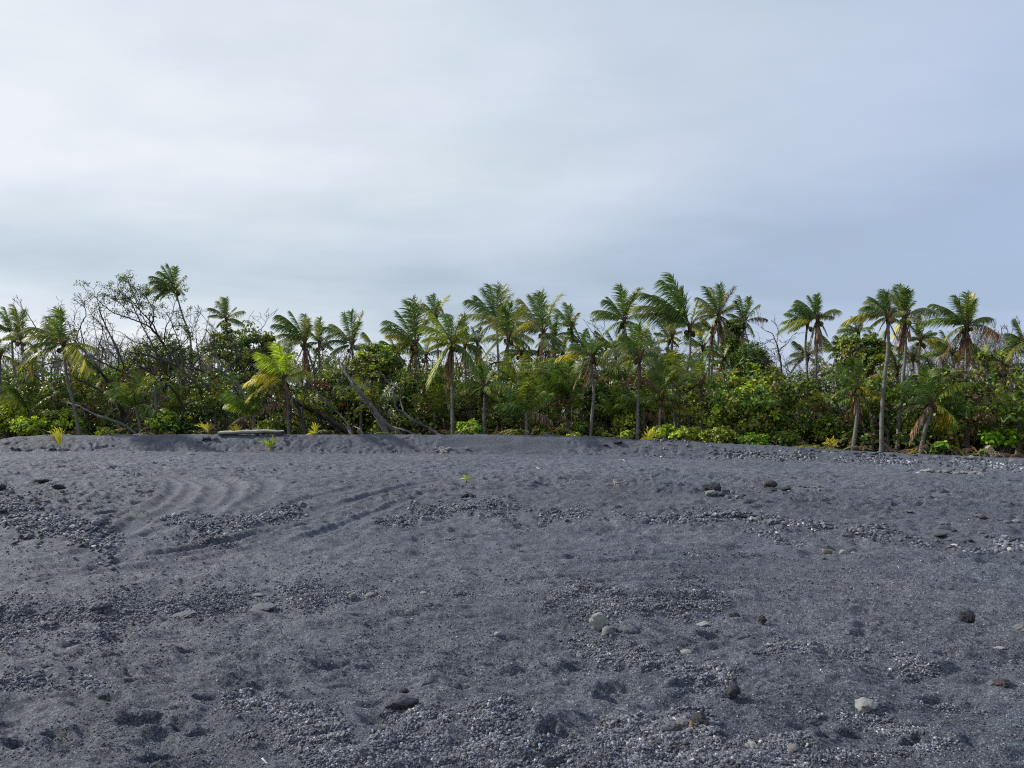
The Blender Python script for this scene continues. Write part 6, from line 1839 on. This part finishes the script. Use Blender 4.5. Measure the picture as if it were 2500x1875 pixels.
    base = np.array([p[0], p[1], zg(p[0], p[1])])
    s = p[1] / F
    k = 14
    for ring in range(1):
        a = np.linspace(math.pi, 2 * math.pi, k)
        outer = []
        for j, b in enumerate(np.linspace(0, 2 * math.pi, 18, endpoint=False)):
            lip = 1 + 0.12 * math.sin(5 * b)
            outer.append(b)
        V = []
        for t in np.linspace(0, 1, 6):
            r = 12.5 * s * math.sin(t * math.pi / 2)
            z = 7 * s * (1 - math.cos(t * math.pi / 2)) + (0.012 if t == 1 else 0)
            for j, b in enumerate(outer):
                V.append(base + [r * math.cos(b) * (1 + .1 * math.sin(3 * b)), 0.55 * r * math.sin(b), z * (1 + 0.35 * max(0, math.cos(b + 3.0)) * t)])
        V = np.array(V)
        q = [[i * 18 + j, i * 18 + (j + 1) % 18, (i + 1) * 18 + (j + 1) % 18, (i + 1) * 18 + j] for i in range(5) for j in range(18)]
        mb.add(V, [np.array(q)], (0.30, 0.27, 0.21))
        mb.add(V - [0, 0, 0.008], [np.array(q)[:, ::-1]], (0.24, 0.21, 0.16))
    o = mb.build('coconut_husk', M_WOOD, None, True, base)
    tag(o, 'open boat-shaped coconut husk left of the domed coconut shell', 'coconut husk')

    def stick(label, pts, w, col, name='driftwood_stick', cat='stick'):
        mb = MB()
        org = None
        for pl in pts:
            W_ = []
            for (u, v, lf) in pl:
                q = hit(u, v + lf)
                W_.append([q[0], q[1], zg(q[0], q[1]) + 0.015 + lf * q[1] / F])
            if org is None:
                org = W_[0]
            P = spline(W_, 14)
            mb.tube(P, np.linspace(w, w * 0.5, 14), col, 6, lump=.3)
        o = mb.build(name, M_WOOD, None, True, org)
        tag(o, label, cat)
    stick('forked grey stick lying on the upper sand', [[(1500, 1188, 0), (1512, 1187, 2), (1521, 1184, 4), (1529, 1175, 9)], [(1501, 1190, 0), (1499, 1180, 7)]], .022, (.28, .27, .25))
    stick('thin pale bent twig near the foot of the berm', [[(1512, 1127, 0), (1520, 1124, 3), (1526, 1129, 0)]], .02, (.5, .48, .42))
    stick('short pale splinter on the upper sand', [[(1311, 1143, 0), (1319, 1144, 0)]], .03, (.55, .53, .5))
    stick('thin grey twig in front of the gravel strip', [[(1085, 1312, 0), (1098, 1311, 1), (1108, 1307, 2)]], .014, (.3, .3, .29))
    stick('thin curved straw on the sand at the right', [[(2330, 1386, 0), (2345, 1384, 0), (2362, 1383, 0)]], .01, (.34, .34, .31))
    stick('small white bent splinter at the bottom edge', [[(640, 1864, 4), (646, 1866, 3), (652, 1874, 0)]], .006, (.6, .6, .58))
    # brown log and stump at the far right
    for (lab, nm, u0, v0, u1, v1, Y, r, c) in [('reddish brown log lying at the edge of the thicket near the right corner', 'fallen_log', 2432, 1112, 2510, 1120, 30.2, .10, (.10, .045, .035)),
                                              ('pale broken stump leaning at the edge of the thicket near the right corner', 'stump', 2430, 1118, 2412, 1090, 30.6, .12, (.34, .28, .22))]:
        a = at(u0, v0, Y); b = at(u1, v1, Y)
        mb = MB()
        mb.tube(spline([a, (a + b) / 2 + [0, 0, .03], b], 12), np.full(12, r) * rng.uniform(.85, 1.1, 12), c, 9, lump=.25)
        o = mb.build(nm, M_WOOD, None, True, a)
        tag(o, lab, 'log' if nm == 'fallen_log' else 'stump')
    # dark half-buried branch on the berm
    S('boulder', 'low black rock poking from the berm left of the yellow fan seedling', 1508, 1082, 26, 8, 'd', shape=1)
    S('stone', 'small dark flat stone left of the low black berm rock', 1478, 1088, 12, 4, 'd')
    # sprout in the cairn
    seedling('tiny green sprout growing out of the ring of dark stones', 1138, 1219, None, [(-7, -13, 'l', 5), (0, -16, 'l', 5), (6, -12, 'l', 5)], name='green_sprout', group='green sprout')


STONE_COL['t'] = (0.42, 0.26, 0.13)


def build_bench():
    """split driftwood log laid across two stones on the berm"""
    Y = 36.85
    a = at(533, 1057, Y); b = at(693, 1052.5, Y)
    g = zg((a[0] + b[0]) / 2, Y)
    root = empty('driftwood_bench', (a[0], Y, zg(a[0], Y)))
    tag(root, 'long weathered driftwood log laid as a bench on the crest of the berm', 'bench')
    s = Y / F
    n = 30
    t = np.linspace(0, 1, n)
    P = a[None] * (1 - t)[:, None] + b[None] * t[:, None]
    P[:, 2] += 0.03 * np.sin(t * 3.1) + 0.012 * np.sin(t * 19)
    mb = MB()
    k = 12
    ang = np.arange(k) * 2 * np.pi / k
    rr = 0.125 * (0.75 + 0.3 * np.sin(t * 2.6 + .5)) * (1 + 0.05 * np.sin(t * 23))
    rr[0] *= .8; rr[-1] *= .45; rr[-2] *= .75
    V = np.stack([np.stack([P[i, 0] + 0 * ang, P[i, 1] + 1.5 * rr[i] * np.cos(ang), P[i, 2] + rr[i] * 0.85 * np.sin(ang) * np.where(np.sin(ang) > 0, .7, 1)], 1) for i in range(n)])
    V += rng.normal(0, .006, V.shape)
    i = np.arange(n - 1)[:, None] * k; j = np.arange(k)[None]; j2 = (j + 1) % k
    q = np.stack([i + j, i + j2, i + k + j2, i + k + j], -1).reshape(-1, 4)
    mb.add(V.reshape(-1, 3), [q, np.array([list(range(k)), [(n - 1) * k + x for x in range(k)][::-1]])], (0.36, 0.35, 0.32))
    mb.build('log_seat', M_WOOD, root)
    for u, w in ((545, 14), (628, 10), (684, 22)):
        p = at(u, 1066, Y)
        z = zg(p[0], Y) - .05
        top = float(np.interp(p[0], P[:, 0], P[:, 2])) - 0.06
        o = bpy.data.objects.new('support_stone', stone_mesh(5, 'd'))
        COL.objects.link(o)
        o.parent = root
        o.scale = (w * s / 2, 0.16, max(0.06, (top - z) / 2 + .05))
        o.location = Vector((p[0], Y, (top + z) / 2 - 0.02)) - root.location


# ------------------------------------------------------------------ gravel
GB = [  # centre line in the photograph, half height, count, size range (m), break-up
    ([(-60, 1530), (120, 1505), (300, 1485), (500, 1466), (700, 1452), (910, 1446)], (46, 18), 12500, (.008, .022), .05),
    ([(-60, 1570), (100, 1560), (300, 1560), (420, 1580)], (30, 18), 2500, (.008, .018), .5),
    ([(-40, 1680), (60, 1670), (140, 1690)], (22, 22), 1200, (.008, .016), .4),
    ([(200, 1660), (250, 1690)], (12, 12), 500, (.010, .022), .2),
    ([(560, 1700), (700, 1735), (820, 1800)], (26, 36), 6500, (.008, .020), .3),
    ([(620, 1790), (760, 1830), (860, 1860)], (28, 28), 5500, (.007, .018), .3),
    ([(860, 1850), (1100, 1835), (1400, 1835), (1700, 1845), (1960, 1862)], (34, 40), 30000, (.007, .019), .15),
    ([(960, 1745), (1150, 1760), (1320, 1755)], (14, 26), 6500, (.007, .018), .3),
    ([(1480, 1770), (1600, 1780), (1740, 1800)], (20, 34), 6500, (.008, .024), .2),
    ([(1330, 1465), (1500, 1478), (1650, 1462), (1760, 1470)], (34, 30), 14000, (.008, .020), .2),
    ([(1400, 1560), (1550, 1600), (1660, 1640), (1780, 1665)], (18, 30), 6000, (.007, .018), .35),
    ([(1850, 1600), (2000, 1590), (2160, 1610), (2280, 1640)], (16, 18), 3500, (.008, .020), .45),
    ([(2280, 1710), (2400, 1730)], (14, 16), 1200, (.007, .016), .35),
    ([(1960, 1740), (2130, 1750), (2300, 1790)], (14, 20), 2000, (.007, .016), .45),
    ([(2000, 1850), (2200, 1845), (2500, 1800)], (20, 24), 2800, (.006, .015), .45),
    ([(-20, 1245), (80, 1262), (180, 1300), (270, 1325)], (34, 32), 3800, (.02, .06), .1),
    ([(395, 1270), (500, 1285), (600, 1278), (720, 1250)], (14, 18), 3800, (.020, .050), .15),
    ([(560, 1330), (430, 1310)], (10, 10), 500, (.015, .03), .2),
    ([(930, 1275), (1050, 1250), (1200, 1240), (1300, 1258), (1420, 1262)], (16, 16), 5200, (.018, .045), .25),
    ([(1510, 1260), (1600, 1274), (1690, 1268), (1780, 1262)], (10, 12), 2600, (.02, .045), .2),
    ([(1780, 1262), (1900, 1282), (2050, 1290), (2150, 1305), (2260, 1322)], (9, 12), 2600, (.025, .055), .2),
    ([(2220, 1326), (2350, 1326), (2520, 1338)], (12, 13), 1100, (.03, .065), .15),
    ([(1840, 1305), (1900, 1312), (2000, 1335)], (6, 7), 500, (.02, .04), .3),
    ([(1600, 1108), (1800, 1117), (1950, 1120), (2100, 1125), (2300, 1132), (2520, 1148)], (4, 9), 3400, (.04, .10), .2),
    ([(1320, 1452), (1100, 1450), (930, 1445)], (14, 10), 1800, (.008, .016), .4),
    ([(1500, 1352), (1700, 1350), (1900, 1358)], (8, 10), 500, (.01, .02), .5),
    ([(260, 1180), (330, 1190), (420, 1235)], (6, 8), 160, (.02, .04), .3),
]


def build_gravel():
    r_ = np.random.default_rng(21)
    P, S_, C_ = [], [], []

    def down(u, v):
        d = np.stack([(u - 1250) / F, cp + (v - 937.5) / F * sp, sp - (v - 937.5) / F * cp], 1)
        Yv = np.full(len(u), 8.0)
        z = np.zeros(len(u))
        for it in range(14):
            t = (z - EYE) / d[:, 2]
            x = d[:, 0] * t; y = d[:, 1] * t
            y = np.clip(y, 2, 40)
            z = 0.5 * z + 0.5 * zmacro(x, y)
        return x, y

    def put(x, y, size, dark=1.0, pale=0.04):
        P.append(np.c_[x, y]); S_.append(size)
        b = r_.lognormal(-.05, .42, len(x))[:, None] * dark
        c = np.array([[0.108, 0.117, 0.140]]) * b
        m = r_.random(len(x)) < pale
        c[m] = np.array([0.40, 0.40, 0.39]) * r_.uniform(.7, 1.3, (m.sum(), 1))
        C_.append(np.clip(c, 0.02, .6))
    for pl, half, n, sz, brk in GB:
        pl = np.array(pl, float)
        seg = np.linalg.norm(np.diff(pl, axis=0), axis=1)
        cum = np.concatenate([[0], np.cumsum(seg)]) / seg.sum()
        n2 = int(n * 1.5)
        t = r_.random(n2)
        u = np.interp(t, cum, pl[:, 0]) + r_.normal(0, 16, n2)
        h = half[0] + (half[1] - half[0]) * t
        v = np.interp(t, cum, pl[:, 1]) + h * r_.normal(0, .54, n2) * (1 + .4 * np.sin(u / 37.0) + .3 * np.sin(u / 13.0))
        x, y = down(u, v)
        keep = gnoise(x / (0.5 + y * .03), y / (0.35 + y * .04), 7) + 0.6 * gnoise(x / (0.14 + y * .012), y / (0.1 + y * .016), 8) + r_.normal(0, .2, n2) > -0.40 + brk
        x, y = x[keep][:n], y[keep][:n]
        s = sz[0] + (sz[1] - sz[0]) * r_.random(len(x)) ** 2.4
        put(x, y, s)
    # loose grit everywhere
    for v0, v1, n, sz in [(1640, 1890, 26000, (.0035, .010)), (1450, 1640, 20000, (.005, .013)), (1300, 1450, 8000, (.008, .020)), (1130, 1300, 1500, (.012, .035))]:
        u = r_.uniform(-80, 2580, n); v = r_.uniform(v0, v1, n)
        x, y = down(u, v)
        keep = gnoise(x / .7, y / .5, 17) + r_.normal(0, .3, n) > -0.25
        put(x[keep], y[keep], sz[0] + (sz[1] - sz[0]) * r_.random(keep.sum()) ** 2.5, .8, .03)
    P = np.concatenate(P); S = np.concatenate(S_); C = np.concatenate(C_)
    n = len(P)
    z = zfull(P[:, 0], P[:, 1])
    V0, F0 = ico(1)
    nv = len(V0)
    var = []
    for k in range(24):
        q = V0 * r_.uniform(.78, 1.15, (nv, 1))
        for e in range(3):
            nn = r_.normal(0, 1, 3); nn /= np.linalg.norm(nn)
            q = q - np.clip(q @ nn - .6, 0, None)[:, None] * nn
        var.append(q)
    var = np.array(var)
    vi = r_.integers(0, 24, n)
    sc = np.stack([S * r_.uniform(.8, 1.25, n), S * r_.uniform(.55, 1.0, n), S * r_.uniform(.4, .75, n)], 1)
    a = r_.uniform(0, 2 * np.pi, n)
    ca, sa = np.cos(a), np.sin(a)
    tx, ty = r_.normal(0, .35, n), r_.normal(0, .35, n)
    V = var[vi] * sc[:, None]
    x = V[..., 0] * ca[:, None] - V[..., 1] * sa[:, None]
    y = V[..., 0] * sa[:, None] + V[..., 1] * ca[:, None]
    zz = V[..., 2] + x * tx[:, None] + y * ty[:, None]
    V = np.stack([x + P[:, :1], y + P[:, 1:], zz + (z + S * .18)[:, None]], -1).reshape(-1, 3)
    fc = (np.arange(n)[:, None, None] * nv + F0[None]).reshape(-1, 3)
    me = raw_mesh('gravel', V, [fc], False, np.repeat(C, nv, axis=0))
    me.materials.append(M_PEB)
    o = bpy.data.objects.new('gravel', me)
    COL.objects.link(o)
    tag(o, 'loose grey lava gravel lying in bands and patches on the black sand', 'gravel', kind='stuff')
    print('pebbles', n)


build_stones()
build_bench()
build_gravel()
